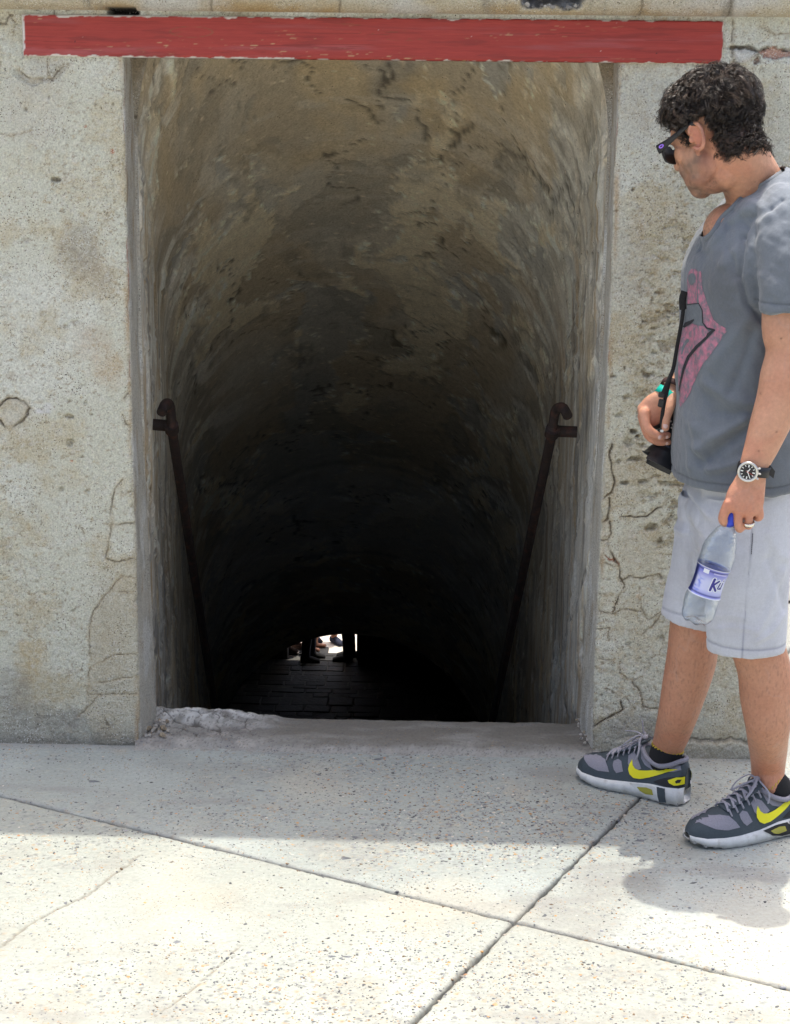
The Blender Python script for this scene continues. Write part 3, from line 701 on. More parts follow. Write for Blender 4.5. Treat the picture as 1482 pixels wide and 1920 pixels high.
# ------------------------------------------------------------------ threshold
def sill():
    x0, x1 = XL - .012, XR + .02
    xs = axis_pts([(x0, x1, .0032)]); ts = axis_pts([(0, 1, .012), (1.02, 1.6, .06)])
    X, T = np.meshgrid(xs, ts, indexing='ij')
    yf = 4.252 + .010*fbm(X*7, X*0, 160., 4)
    left = sstep(-.36, -.52, X)
    yb = 4.463 - .02*left*0 + .006*fbm(X*16, X*0 + 3, 161., 3)
    Y = yf + (yb - yf)*np.minimum(T, 1)
    Tm = np.minimum(T, 1)
    top = .019 + .003*fbm(X*9, Y*9, 162., 4)
    rough = .35 + .9*left + .7*sstep(.45, .0, Tm)*(1 - left)
    Z = top*sstep(.02, .30, Tm + .10*fbm(X*14, X*0, 168., 4)) + rough*(.0055*fbm(X*34, Y*34, 163., 5) + .004*fbm(X*90, Y*90, 164., 3))
    # broken lip at the left back, worn dip in the middle-left
    ridge = left*sstep(.55, .95, Tm + .18*fbm(X*12, Y*0, 165., 3))
    Z = Z + ridge*(.024 + .008*fbm(X*26, Y*26, 166., 3))
    Z = Z - .010*np.exp(-((X + .49)/.035)**2)*sstep(.6, 1, Tm)
    F1, F2, ID = worley(X*16 + .3*fbm(X*20, Y*20, 167., 2), Y*16, 4)
    ck = sstep(.06, .02, F2 - F1)*left*sstep(.15, .4, Tm)
    Z = Z - .005*ck
    drop = np.clip(T - 1, 0, 1)/.6
    Z = Z - drop*.35; Y = Y + drop*.012
    Z = np.where(Tm <= 0.001, -.02, Z)
    c = np.zeros(X.shape + (3,)) + np.array((0.29, 0.285, 0.26))
    c = mixc(c, (0.21, 0.20, 0.185), sstep(-.05, .35, fbm(X*5, Y*14, 170., 4))*.8)
    c = mixc(c, (0.42, 0.40, 0.36), sstep(0, .3, fbm(X*22, Y*22, 171., 4))*.6*np.clip(left + .5*(Tm < .4), 0, 1))
    c = mixc(c, (0.68, 0.68, 0.65), np.clip(ridge*1.2, 0, 1)*.85*sstep(-.3, .2, fbm(X*30, Y*30, 172., 3)))
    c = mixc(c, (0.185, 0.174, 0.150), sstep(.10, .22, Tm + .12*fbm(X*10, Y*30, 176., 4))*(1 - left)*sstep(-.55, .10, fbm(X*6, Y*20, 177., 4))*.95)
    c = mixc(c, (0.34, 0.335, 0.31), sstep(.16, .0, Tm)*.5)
    F3, F4, I3 = worley(X*190, Y*150, 6); pk = (I3 < .25)*sstep(.4, .25, F3)*np.clip(left + sstep(.5, .2, Tm), 0, 1); c = mixc(c, (0.13, .12, .105), pk*.7)
    c = mixc(c, (0.08, 0.07, 0.06), ck*.8)
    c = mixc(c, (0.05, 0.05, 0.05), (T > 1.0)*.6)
    # dirt gathered in the corners
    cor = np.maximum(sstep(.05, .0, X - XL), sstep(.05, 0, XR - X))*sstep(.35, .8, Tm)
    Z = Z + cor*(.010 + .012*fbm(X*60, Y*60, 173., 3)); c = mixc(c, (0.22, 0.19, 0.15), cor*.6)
    V = np.stack([X, Y, Z], 2)
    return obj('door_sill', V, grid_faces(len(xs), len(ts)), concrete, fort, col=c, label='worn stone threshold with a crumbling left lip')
sill()
rng = random.Random(3)
def rubble(parent, spots, mat, cols, name='rubble'):
    s = Soup(); C = []
    for (x, y, z, r) in spots:
        V, F = ell_vf((x, y, z), (r, r*rng.uniform(.6, 1), r*rng.uniform(.5, .8)), Matrix.Rotation(rng.uniform(0, 3), 3, 'Z'), 7, 5)
        V = [Vector(v) + Vector((rng.uniform(-1, 1), rng.uniform(-1, 1), rng.uniform(-1, 1)))*r*.22 for v in V]
        s.add(V, F); c = rng.choice(cols); k = rng.uniform(.8, 1.2); C += [tuple(q*k for q in c)]*len(V)
    o = obj(name, s.V, s.F, mat, parent, smooth=False, col=C); tag(o, kind='stuff'); return o
sp = []
for k in range(46):
    t = rng.random(); sp.append((XL + rng.uniform(.0, .06)*(1 - t*.3) + .01, 4.30 + t*.16, .022 + .012*t, rng.uniform(.003, .010)))
for k in range(24):
    t = rng.random(); sp.append((XR - rng.uniform(.0, .03), 4.30 + t*.16, .026 + .012*t, rng.uniform(.002, .006)))
for k in range(40): sp.append((rng.uniform(.958, 1.09)*0 + W(rng.uniform(958, 1108), 30)[0], YW - rng.uniform(.0, .05), 1.850 + rng.uniform(0, .014), rng.uniform(.003, .008)))
rubble(fort, sp, concrete, [(0.42, .39, .34), (.30, .28, .25), (.5, .47, .42), (.34, .28, .20)])

# ------------------------------------------------------------------ tunnel
tunnel = root('tunnel', (-0.17, YB, 0.0), 'dark vaulted stair tunnel sloping down behind the doorway', 'tunnel')
YE = 11.5
def tcx(Y): return -.171 - .0555*(Y - YB)
def trad(Y):
    R = .578 + (.95 - .578)*(Y - YB)/(YE - YB)
    R = R - .010*sstep(8.15, 8.35, Y) - .010*sstep(9.55, 9.80, Y)
    return R
def tspr(Y):                                            # springing height
    ap = 2.02 + (-1.96 - 2.02)*(Y - 4.6)/(YE - 4.6)
    return ap - (.578 + (.95 - .578)*(Y - YB)/(YE - YB))
def stair_z(Y): return np.maximum(-5.75, -.18 - .885*(Y - 4.62))
def tunnel_pt(Y, a, inset=0.0):
    """a: 0..1 left foot, wall, arch, wall, right foot"""
    R = trad(Y) - inset; zs = tspr(Y); zf = stair_z(Y) - .25
    La = zs - zf; Lc = math.pi*R; Lt = 2*La + Lc; s = a*Lt
    x = np.where(s < La, -R, np.where(s < La + Lc, -R*np.cos(np.clip((s - La)/R, 0, math.pi)), R))
    z = np.where(s < La, zf + s, np.where(s < La + Lc, zs + R*np.sin(np.clip((s - La)/R, 0, math.pi)), zf + Lt - s))
    return tcx(Y) + x, z, s, Lt
def vault():
    ys = axis_pts([(YB, 8.2, .0085), (8.2, 8.32, .006), (8.32, 9.6, .014), (9.6, 9.72, .006), (9.72, YE, .03)])
    # finer around the arch
    n = 460
    A = np.linspace(0, 1, n)
    Yg, Ag = np.meshgrid(ys, A, indexing='ij')
    x, z, s, Lt = tunnel_pt(Yg, Ag)
    # arc coordinate measured from the crown so the strokes stay continuous
    q = s - Lt/2
    Pn = np.stack([x, Yg, z], 2); Nn = grid_normals(Pn)
    ctr = np.stack([tcx(Yg), Yg, tspr(Yg) - .3], 2)
    sg = np.sign(np.sum(Nn*(ctr - Pn), 2))[..., None]; Nn = Nn*sg          # into the room
    wy = Yg*1.15                                          # along the slope
    u1 = q + .22*fbm(q*1.6, wy*1.2, 200., 4); v1 = wy + .42*np.abs(q) + .25*fbm(q*2.0, wy*1.4, 201., 4)
    A1 = fbm(u1*1.6, v1*.8, 202., 6, .55)                 # broad damp fields
    A2 = fbm(u1*3.2 + 5, v1*1.7, 203., 7, .6)
    A3 = fbm(u1*5, v1*9, 204., 4)
    A4 = fbm(u1*24, v1*11, 205., 5)
    side = sstep(.35, .75, np.abs(q))
    crown = np.exp(-(q/.50)**2)
    c = np.zeros(Pn.shape) + np.array((0.37, 0.305, 0.21))
    c = mixc(c, (0.41, 0.395, 0.345), sstep(-.12, .22, A1)*.75*(1 - .35*crown))
    h = .012*A1 + .006*A2 + .0012*A3*side + .0016*A4
    flake1 = sstep(.095, .103, A2 + .15*A1)               # coats of render with sharp broken edges
    c = mixc(c, (0.25, 0.225, 0.18), flake1*.6); h = h - .006*flake1
    f2 = fbm(u1*2.6 + 11, v1*1.25, 206., 7, .58); flake2 = sstep(.11, .116, f2)
    c = mixc(c, (0.56, 0.48, 0.33), flake2*.75); h = h + .006*flake2
    f3 = fbm(u1*2.2 + 31, v1*1.0, 226., 7, .58); flake3 = sstep(.10, .106, f3)
    c = mixc(c, (0.30, 0.30, 0.28), flake3*.65); h = h - .005*flake3
    edge = np.maximum(sstep(.014, .0, np.abs(f2 - .113)), sstep(.012, .0, np.abs(f3 - .103)))
    c = mixc(c, (0.72, 0.66, 0.52), edge*.75*sstep(-.16, .08, A4))
    c = mixc(c, (0.60, 0.57, 0.50), side*sstep(.12, .30, A3 + .7*fbm(u1*2, v1*2, 208., 4))*.6)
    c = mixc(c, (0.20, 0.18, 0.145), .6*sstep(.14, .30, fbm(u1*4 + 3, v1*2.4 + .0*q, 209., 6, .6))*.7)
    c = mixc(c, (0.52, 0.37, 0.17), np.maximum(crown, .35)*sstep(6.4, 4.6, Yg)*sstep(-.10, .22, fbm(u1*5, v1*2.2, 219., 5))*.6)
    c = mixc(c, (0.10, 0.09, 0.07), sstep(.22, .34, fbm(q*6 + 2, wy*2.6, 210., 7, .68))*.45)
    c = c*(1 + .22*fbm(q*40, wy*20, 230., 4))[..., None]
    # paler, brown and dark runs on the lower walls, fading away from the door
    low = sstep(.70, 1.0, np.abs(q))*sstep(7.8, 5.0, Yg)
    c = mixc(c, (0.50, 0.495, 0.46), low*.7*sstep(-.25, .15, fbm(q*1.2, wy*7, 211., 5)))
    c = mixc(c, (0.36, 0.25, 0.13), low*sstep(.08, .28, fbm(q*1.5, wy*12, 212., 5))*.7)
    c = mixc(c, (0.17, 0.16, 0.145), low*sstep(.04, .3, fbm(q*1.8 + 6, wy*10, 213., 5))*.7)
    stk = sstep(.08, .22, fbm(q*1.1 + 8, wy*9 + 1.6*np.abs(q), 240., 5)); c = mixc(c, (0.60, 0.58, 0.51), stk*np.maximum(side, .25)*.75*sstep(8.5, 5.5, Yg)*sstep(-.2, .2, A4 + .1))
    g_ = c.mean(axis=2, keepdims=True); c = c*.88 + g_*np.array((1.04, 1.0, .90))*.12
    band_ = sstep(8.2, 8.5, Yg)*sstep(9.9, 9.4, Yg); c = mixc(c, (0.46, 0.45, 0.43), band_*.5)
    spot = sstep(.42, .5, fbm(q*60, wy*60, 218., 2)); c = mixc(c, (0.66, 0.57, 0.42), spot*.6)
    c = np.clip(c*1.45, 0, .76)
    # hair cracks
    F1, F2, ID = worley(u1*4 + .6*fbm(u1*8, v1*4, 214., 3), v1*1.9 + .6*fbm(u1*8 + 4, v1*4, 215., 3), 2)
    ck = sstep(.034, .010, F2 - F1)*sstep(-.05, .12, fbm(u1*1.5, v1*.9, 216., 3))
    c = mixc(c, (0.06, 0.05, 0.04), ck*.7); h = h - .004*ck
    # joint lines at the vault steps
    for yj in (8.24, 9.64):
        m = sstep(.05, .0, np.abs(Yg - yj) + .03*A4); c = mixc(c, (.16, .15, .13), m*.35)
        V = Pn + Nn*h[..., None]
    V[0] = Pn[0]
    return obj('vault', V, grid_faces(len(ys), n), vaultm, tunnel, col=c)
vault()
# the plaster spandrels between the square doorway and the vault
def spandrel():
    n = 240; m = 60
    a = np.linspace(0, math.pi, n)
    R = trad(YB) - .0; cx = tcx(YB); zs = float(tspr(YB))
    ix = cx - R*np.cos(a)*1.0; iz = zs + R*np.sin(a)
    # matching outer rectangle points
    xl, xr, zt = XL - .006, XR + .006, 2.09
    ox = np.zeros(n); oz = np.zeros(n)
    for i, w in enumerate(a):
        dx, dz = -math.cos(w), math.sin(w)
        t = min(((xr - cx)/dx if dx > 1e-6 else 9e9), ((xl - cx)/dx if dx < -1e-6 else 9e9), ((zt - zs)/dz if dz > 1e-6 else 9e9))
        ox[i] = cx + dx*t; oz[i] = zs + dz*t
    t = np.linspace(0, 1, m)[None, :]
    X = ix[:, None]*(1 - t) + ox[:, None]*t; Z = iz[:, None]*(1 - t) + oz[:, None]*t
    h = .004*fbm(X*12, Z*12, 230., 4)*np.minimum(1, t*6)
    c = np.zeros(X.shape + (3,)) + np.array((0.41, 0.39, 0.345))
    c = mixc(c, (0.30, 0.23, 0.14), sstep(.55, .95, np.abs(X - cx)/R*0 + (Z - 1.45)/.30)*.75)
    c = mixc(c, (0.33, 0.28, 0.20), sstep(-.05, .3, fbm(X*14, Z*8, 231., 4))*.7)
    c = mixc(c, (0.50, 0.49, 0.46), sstep(.05, .25, fbm(X*10 + 4, Z*5, 232., 4))*.6)
    for zc in (1.595, 1.54, 1.50):
        d = np.abs(Z - zc + .006*fbm(X*40, Z*0, 233., 3)); mm = sstep(.003, .0008, d)*(X < -.4)
        c = mixc(c, (.08, .06, .04), mm*.8); h = h - .004*mm
    V = np.stack([X, YB - .001 - h, Z], 2)
    obj('spandrel', V, grid_faces(n, m), plaster, tunnel, col=c)
    # lower side strips down to the ground
    for sgn, xo in ((-1, xl), (1, xr)):
        zz = axis_pts([(-.3, zs, .006)]); tt = np.linspace(0, 1, 12)
        Zg, Tg = np.meshgrid(zz, tt, indexing='ij'); xi = cx + sgn*R
        Xg = xi*(1 - Tg) + (xo + (.022*sstep(1.1, 0, Zg)*-sgn*0 + sgn*.0))*Tg
        c = jamb_colour(Xg, Zg, Tg, np.zeros(Xg.shape + (3,)), 2 + sgn)
        obj('spandrel', np.stack([Xg, YB - .001 + .0*Tg, Zg], 2), grid_faces(len(zz), 12), plaster, tunnel, col=c)
spandrel()
# stair flight
def stairs():
    k = 0; y = 4.475; z = -.20
    s = Soup()
    while z > -5.75:
        c = (tcx(y), y + .12, z - .3)
        s.add(*box_vf((c[0], y + .1185, z - .45), 2.4, .237, .9)); y += .235; z -= .208; k += 1
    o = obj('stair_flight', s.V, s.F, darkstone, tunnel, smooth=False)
stairs()
# lower chamber beyond the foot of the stair
ch = root('lower_passage', (tcx(YE), YE, -5.75), 'dark lower passage seen through the far arch at the foot of the stair', 'passage')
cx = tcx(YE)
def end_wall():
    n = 64; a = np.linspace(0, math.pi, n); R = float(trad(YE)) - .003; zs = float(tspr(YE))
    inner = [(cx - R, -6.1)] + [(cx - R*math.cos(w), zs + R*math.sin(w)) for w in a] + [(cx + R, -6.1)]
    x0, x1, zt = -3.0, 1.2, -1.2
    V = []; F = []
    for (x, z) in inner:
        dx, dz = x - cx, z - zs
        if z < zs: o = (x0 if x < cx else x1, z)
        else:
            t = min(((x1 - cx)/dx if dx > 1e-6 else 9e9), ((x0 - cx)/dx if dx < -1e-6 else 9e9), ((zt - zs)/dz if dz > 1e-6 else 9e9)); o = (cx + dx*t, zs + dz*t)
        V += [(x, YE, z), (o[0], YE, o[1])]
    for i in range(len(inner) - 1): F.append((2*i, 2*i + 1, 2*i + 3, 2*i + 2))
    # fill both top corners
    k0 = len(V); V += [(x0, YE, zt), (x1, YE, zt)]
    obj('arch_wall', V, F, darkstone, ch, smooth=False)
end_wall()
YD = 22.2
DL, DR = -1.93, -1.01
slabbox('side_wall', -3.2, -3.0, YE, YD, -6.1, -1.0, darkstone, ch)
slabbox('side_wall', 1.2, 1.4, YE, YD, -6.1, -1.0, darkstone, ch)
slabbox('passage_ceiling', -3.0, 1.2, YE, YD, -1.22, -1.1, darkstone, ch)
gw = root('retaining_wall', (0, YD + .15, -5.75), 'rough stone back wall with the low sunlit exit doorway', 'wall')
slabbox('wall_block', -3000, DL, YD, YD + .30, -6.2, -.05, darkstone, gw)
slabbox('wall_block', DR, 3000, YD, YD + .30, -6.2, -.05, darkstone, gw)
slabbox('wall_block', DL, DR, YD + .001, YD + .299, -3.75, -.05, darkstone, gw)
# plank door leaf folded back at the right of the exit
door = root('plank_door', (DR, YD - .3, -5.75), 'old brown plank door standing open right of the far exit', 'door')
for k in range(9):
    x = DR + .03 + k*.135
    V, F = box_vf((x + .06, YD - .20 + .012*rng.uniform(-1, 1) - .0*k, -4.75), .128, .04, 2.0, bev=.006)
    obj('plank', V, F, plankm, door, smooth=False)
for z in (-5.45, -4.3):
    V, F = box_vf((DR + .63, YD - .155, z), 1.2, .03, .12); obj('batten', V, F, plankm, door, smooth=False)
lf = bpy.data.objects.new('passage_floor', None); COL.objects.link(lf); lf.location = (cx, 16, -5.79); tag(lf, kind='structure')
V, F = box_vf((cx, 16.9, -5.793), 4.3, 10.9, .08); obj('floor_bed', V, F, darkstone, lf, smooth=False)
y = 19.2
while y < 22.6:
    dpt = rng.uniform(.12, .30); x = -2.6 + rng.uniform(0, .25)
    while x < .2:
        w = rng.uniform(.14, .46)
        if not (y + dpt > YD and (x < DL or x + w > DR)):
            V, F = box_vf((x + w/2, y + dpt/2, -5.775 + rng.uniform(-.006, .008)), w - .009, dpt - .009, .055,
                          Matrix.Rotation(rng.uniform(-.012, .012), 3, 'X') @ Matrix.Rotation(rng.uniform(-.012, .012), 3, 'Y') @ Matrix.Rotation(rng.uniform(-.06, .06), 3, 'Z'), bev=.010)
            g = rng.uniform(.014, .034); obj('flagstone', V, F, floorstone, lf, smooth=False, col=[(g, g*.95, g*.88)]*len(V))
        x += w
    y += dpt
# ------------------------------------------------------------------ ground
def structure(name, V, F, mat, smooth=False, col=None):
    o = obj(name, V, F, mat, None, smooth=smooth, col=col); o['kind'] = 'structure'; return o
def sheet(x0, x1, y0, y1, z): return [(x0, y0, z), (x1, y0, z), (x1, y1, z), (x0, y1, z)]
V = sheet(-3000, 3000, -3000, 4.30, -.02) + sheet(.88, 3000, 4.30, YD + .3, -.02) + sheet(-3000, -3.2, 4.30, YD + .3, -.02) + sheet(-3.2, .88, 9.0, YD + .3, -.02)
F = [(0, 1, 2, 3), (4, 5, 6, 7), (8, 9, 10, 11), (12, 13, 14, 15)]
terr = material('terrace_ground', (0.50, 0.485, 0.44), rough=0.95, var=0.12, vscale=5, bump=.003, bscale=60, speck=[(120, .4, .15, (.25, .22, .2))])
structure('terrace', V, F, terr)
structure('courtyard', sheet(-3000, 3000, YD + .25, 3500, -5.76), [(0, 1, 2, 3)], courtm)

pave = bpy.data.objects.new('pavement', None); COL.objects.link(pave); pave['kind'] = 'structure'
J = np.array((0.1777, 3.3412)); UA = np.array((.8962, -.4436)); UB = np.array((.4436, .8962))
def ab_xy(a, b): return J[0] + a*UA[0] + b*UB[0], J[1] + a*UA[1] + b*UB[1]
def xy_ab(p):
    d = np.array((p[0], p[1])) - J; return (d @ UA, d @ UB)
GCR = [([(6, 1772), (60, 1730), (110, 1703), (165, 1678), (205, 1645), (235, 1625), (262, 1602)], 3.0, .004), ([(290, 1905), (350, 1865), (400, 1820), (450, 1772)], 2.2, .0025)]
GC = [([tuple(G(*q)[:2]) for q in c], w*PXM*.5, d) for c, w, d in GCR]
def wide(a, b):                                       # how open a joint is along its run
    return 1.0
def ground_field(x, y, a, b, amin, amax, bmin, bmax):
    d = np.minimum(np.minimum(a - amin, amax - a), np.minimum(b - bmin, bmax - b))
    d = d + .0035*fbm(x*9, y*9, 330., 3)*sstep(.05, .0, d) + .0022*fbm(x*45, y*45, 331., 3)*sstep(.03, .0, d)
    n1 = fbm(x*2.2, y*2.2, 300., 5); n2 = fbm(x*9, y*9, 301., 5); n3 = fbm(x*40, y*40, 302., 4)
    dj = d - .0026 - .0050*np.clip(fbm(a*30, b*30, 303., 4) + .15, 0, 1) - .005*np.clip(fbm(a*5, b*5, 304., 3) - .1, 0, 1)
    # the joint crossing the pebbled part is filled, the others are open
    h = .0016*n1 + .0012*n2 + .0006*n3
    e = np.clip(dj/.007, -1, 1)
    h = h - .016*(1 - sstep(-.5, .25, dj/.004)) - .0022*(1 - sstep(0, 1, e))
    peb = sstep(-.55, .25, fbm(x*1.6 + 3, y*2.2, 305., 3) + .75*np.exp(-(((x - .16)/.42)**2 + ((y - 3.86)/.22)**2)) + .1*(y < 3.5) - .28)
    c = np.zeros(x.shape + (3,)) + np.array((0.318, 0.332, 0.312))
    c = mixc(c, (0.368, 0.385, 0.366), sstep(-.1, .35, n1 + .3*n2)*.8)
    c = mixc(c, (0.285, 0.285, 0.262), sstep(.0, .34, fbm(x*4 + 8, y*4, 306., 5))*.75)
    c = mixc(c, (0.385, 0.385, 0.345), sstep(.1, .35, n3)*.4)
    # concave grain where the aggregate shows
    F1, F2, ID = worley(x*80, y*80, 5)
    pm = (ID < .35)*sstep(.42, .3, F1)*peb
    tone = np.array([(0.20, 0.205, 0.22), (0.36, 0.25, 0.15), (0.13, 0.13, 0.14), (0.42, 0.38, 0.31)])[np.minimum((ID*11.4).astype(int), 3)]
    c = c*(1 - .75*pm[..., None]) + tone*.75*pm[..., None]; h = h + .0006*pm
    c = c*np.array((.975, 1.0, .985))
    jd = sstep(.012, .0, dj)
    c = mixc(c, (0.25, 0.24, 0.22), jd*.55*sstep(-.2, .25, n2 + .1)); c = mixc(c, (0.07, 0.07, 0.07), sstep(.0015, -.002, dj)*.9)
    for pts, w, dep in GC:
        dd = seg_dist(x + .006*fbm(x*40, y*40, 310., 3), y + .006*fbm(x*40, y*40, 311., 3), pts)/(w*(.8 + 1.2*np.clip(n2 + .3, 0, 1)))
        m = sstep(1.8, .6, dd); h = h - dep*m; c = mixc(c, (0.17, 0.15, 0.12), m*.75)
    c = mixc(c, (0.24, 0.24, 0.225), sstep(.12, .38, fbm(x*1.7 + 40, y*6 + 3, 320., 5, .6))*.55)
    c = mixc(c, (0.43, 0.41, 0.34), sstep(.1, .4, fbm(x*2.2 + 60, y*2.2, 321., 4))*.45)
    wd = sstep(.05, .0, YW - y + .02*fbm(x*14, y*14, 312., 3))*((x < XL) | (x > XR))
    c = mixc(c, (0.27, 0.265, 0.25), wd*.6)
    c = mixc(c, (0.40, 0.34, 0.25), sstep(.3, .5, fbm(x*7 + 20, y*7, 313., 5))*.3)
    return h, c
def slab_obj(amin, amax, bmin, bmax, dense):
    if dense:
        def ax(lo, hi, vlo, vhi, st):
            b = []
            if lo < vlo: b.append((lo, vlo, .05))
            b.append((max(lo, vlo), min(hi, vhi), st))
            if hi > vhi: b.append((vhi, hi, .05))
            return axis_pts(b)
        A = ax(amin, amax, -1.55, 1.0, .0045); B = ax(bmin, bmax, -.95, 1.15, .0045)
        # extra samples at the joint edges
        A = np.unique(np.concatenate([A, amin + np.array((0, .0015, .003)), amax - np.array((0, .0015, .003))]))
        B = np.unique(np.concatenate([B, bmin + np.array((0, .0015, .003)), bmax - np.array((0, .0015, .003))]))
    else:
        A = axis_pts([(amin, amax, .12)]); B = axis_pts([(bmin, bmax, .12)])
    Ag, Bg = np.meshgrid(A, B, indexing='ij'); x, y = ab_xy(Ag, Bg)
    h, c = ground_field(x, y, Ag, Bg, amin, amax, bmin, bmax)
    tn_ = {(0, 0): (1.0, 1.0, 1.0), (-1, 0): (.965, .985, 1.0), (0, -1): (1.0, .985, .955), (-1, -1): (1.03, 1.025, 1.0)}.get((int(round(amin/2.6)), int(round(bmin/2.6))), (1, 1, 1)); c = c*np.array(tn_)
    if not dense: h = h*0 - .0005
    V = np.stack([x, y, h], 2); F = grid_faces(len(A), len(B))
    ym = V[:, :, 1].ravel()[F].max(1); xm = V[:, :, 0].ravel()[F].min(1); xM = V[:, :, 0].ravel()[F].max(1)
    F = F[(ym < 4.34) | (xM > .86) | (xM < -3.25)]
    if len(F) == 0: return
    q_ = (V[:, :, 1] > 4.30) & (V[:, :, 0] < .86) & (V[:, :, 0] > .3); V[:, :, 0] = np.where(q_, .86, V[:, :, 0])
    V2, F2, c2 = compact(V, F, c)
    return obj('slab', V2, F2, concrete, pave, col=c2)
SZ = 2.6
for i in range(-3, 3):
    for j in range(-3, 3):
        slab_obj(i*SZ, (i + 1)*SZ, j*SZ, (j + 1)*SZ, i in (-1, 0) and j in (-1, 0))
# embedded pebbles
def pebbles():
    r = np.random.RandomState(11)
    t = (1 + 5**.5)/2
    iv = np.array([(-1, t, 0), (1, t, 0), (-1, -t, 0), (1, -t, 0), (0, -1, t), (0, 1, t), (0, -1, -t), (0, 1, -t), (t, 0, -1), (t, 0, 1), (-t, 0, -1), (-t, 0, 1)])/math.sqrt(1 + t*t)
    iF = np.array([(0, 11, 5), (0, 5, 1), (0, 1, 7), (0, 7, 10), (0, 10, 11), (1, 5, 9), (5, 11, 4), (11, 10, 2), (10, 7, 6), (7, 1, 8), (3, 9, 4), (3, 4, 2), (3, 2, 6), (3, 6, 8), (3, 8, 9), (4, 9, 5), (2, 4, 11), (6, 2, 10), (8, 6, 7), (9, 8, 1)])
    N = 40000
    x = r.uniform(-1.15, 1.05, N); y = r.uniform(2.65, 4.27, N)
    dens = fbm(x*1.6 + 3, y*2.2, 305., 3)*.6 + 1.0*np.exp(-(((x - .16)/.42)**2 + ((y - 3.90)/.24)**2)) + .5*np.exp(-(((x + .05)/.45)**2 + ((y - 3.1)/.3)**2)) + .14
    k = r.uniform(0, 1.15, N) < dens
    x, y = x[k], y[k]; N = len(x)
    d = np.stack([x, y], 1) - J; a = d @ UA; b = d @ UB
    k = (np.abs(a) > .006) & (np.abs(b) > .006); x, y = x[k], y[k]; N = len(x)
    zone = np.exp(-(((x - .25)/.40)**2 + ((y - 3.82)/.24)**2))
    R = .0019 + (.0040 + .0022*zone)*r.uniform(0, 1, N)**2.6 + .0040*(r.uniform(0, 1, N) < .015 + .015*zone)
    big = [(175, 1465, 13), (485, 1482, 12), (710, 1423, 12), (350, 1561, 20), (665, 1570, 12), (910, 1509, 12), (1208, 1526, 17), (1205, 1576, 14), (350, 1417, 8), (440, 1458, 7), (645, 1609, 12), (670, 1612, 8), (1312, 0, 0), (332, 1767, 10), (622, 1793, 9), (655, 1795, 11), (598, 1453, 8), (838, 1459, 8), (822, 1594, 11), (965, 1601, 8), (1015, 1609, 8)]
    bx, by, bR = [], [], []
    for px, py, w in big:
        if w == 0: continue
        g = G(px, py); bx.append(g.x); by.append(g.y); bR.append(w/720.)
    for _ in range(420):
        if r.uniform() < .6: qx, qy = r.normal(.20, .30), r.normal(3.80, .20)
        else: qx, qy = r.normal(-.10, .45), r.normal(3.15, .25)
        if qy < 4.2: x = np.append(x, qx); y = np.append(y, qy); R = np.append(R, r.uniform(.0045, .0085))
    nb = len(bx)
    x = np.concatenate([x, bx]); y = np.concatenate([y, by]); R = np.concatenate([R, bR]); N = len(x)
    an = r.uniform(0, math.pi, N); el = r.uniform(.5, .95, N)
    an[-nb:] = r.uniform(-.4, .4, nb); el[-nb:] = .62
    ztop = r.uniform(.0006, .0016, N); hz = R*.5; hz[-nb:] = .0028; ztop[-nb:] = .0010
    base = .0016*fbm(x*2.2, y*2.2, 300., 5) + .0012*fbm(x*9, y*9, 301., 5)
    S = iv[None] * np.stack([R, R*el, hz], 1)[:, None, :]
    S = S*(1 + .18*r.normal(size=(N, 12, 1)))
    ca, sa = np.cos(an)[:, None], np.sin(an)[:, None]
    X = S[..., 0]*ca - S[..., 1]*sa + x[:, None]; Yv = S[..., 0]*sa + S[..., 1]*ca + y[:, None]; Zv = S[..., 2] + (base + ztop - hz)[:, None]
    V = np.stack([X, Yv, Zv], 2).reshape(-1, 3); F = (iF[None] + (np.arange(N)*12)[:, None, None]).reshape(-1, 3)
    pal = np.array([(.10, .105, .115), (.17, .18, .20), (.24, .22, .19), (.13, .085, .05), (.38, .22, .08), (.44, .24, .13), (.42, .37, .30), (.50, .46, .40), (.07, .07, .075), (.30, .30, .31)])
    pr = np.array([.24, .20, .10, .08, .06, .04, .08, .04, .12, .06]); pi_ = r.choice(len(pal), N, p=pr/pr.sum())
    C = pal[pi_]*r.uniform(.8, 1.2, (N, 1)); C[-nb:] = np.array((.13, .14, .155))*r.uniform(.85, 1.25, (nb, 1)); C[-2:] = (.36, .22, .09); C[-3] = (.45, .20, .09)
    o = obj('pebbles', V, F, pebblem, pave, col=np.repeat(C, 12, 0)); tag(o, kind='stuff')
pebbles()
# ================================================================== the man
def px(x, y, Y): return P(x, y, Y)
def Rpx(n, Y): return n*Y*1.005/FPX*0.985
cloth_shirt = material('shirt_cotton', attr=True, rough=0.95, spec=0.15, var=0.07, vscale=260, bump=0.0007, bscale=480, sheen=0.25, bump2=(0.0015, 45))
cloth_short = material('shorts_cotton', attr=True, rough=0.95, spec=0.15, var=0.06, vscale=300, bump=0.0006, bscale=520, sheen=0.2, bump2=(0.0015, 38))
skinm = material('skin', attr=True, rough=0.46, spec=0.4, var=0.09, vscale=130, bump=0.0009, bscale=300, bump2=(.0016, 60), sss=0.10)
hairm = material('hair', attr=True, rough=0.38, spec=0.6)
blackp = material('black_plastic', (0.012, 0.012, 0.014), rough=0.38, spec=0.5, bump=0.0002, bscale=600)
blackm = material('black_webbing', (0.012, 0.012, 0.013), rough=0.85, var=0.2, vscale=400, bump=0.0004, bscale=700)
lensm = material('dark_glass', (0.01, 0.01, 0.014), rough=0.08, spec=0.8)
purplem = material('purple_logo', (0.32, 0.16, 0.75), rough=0.4)
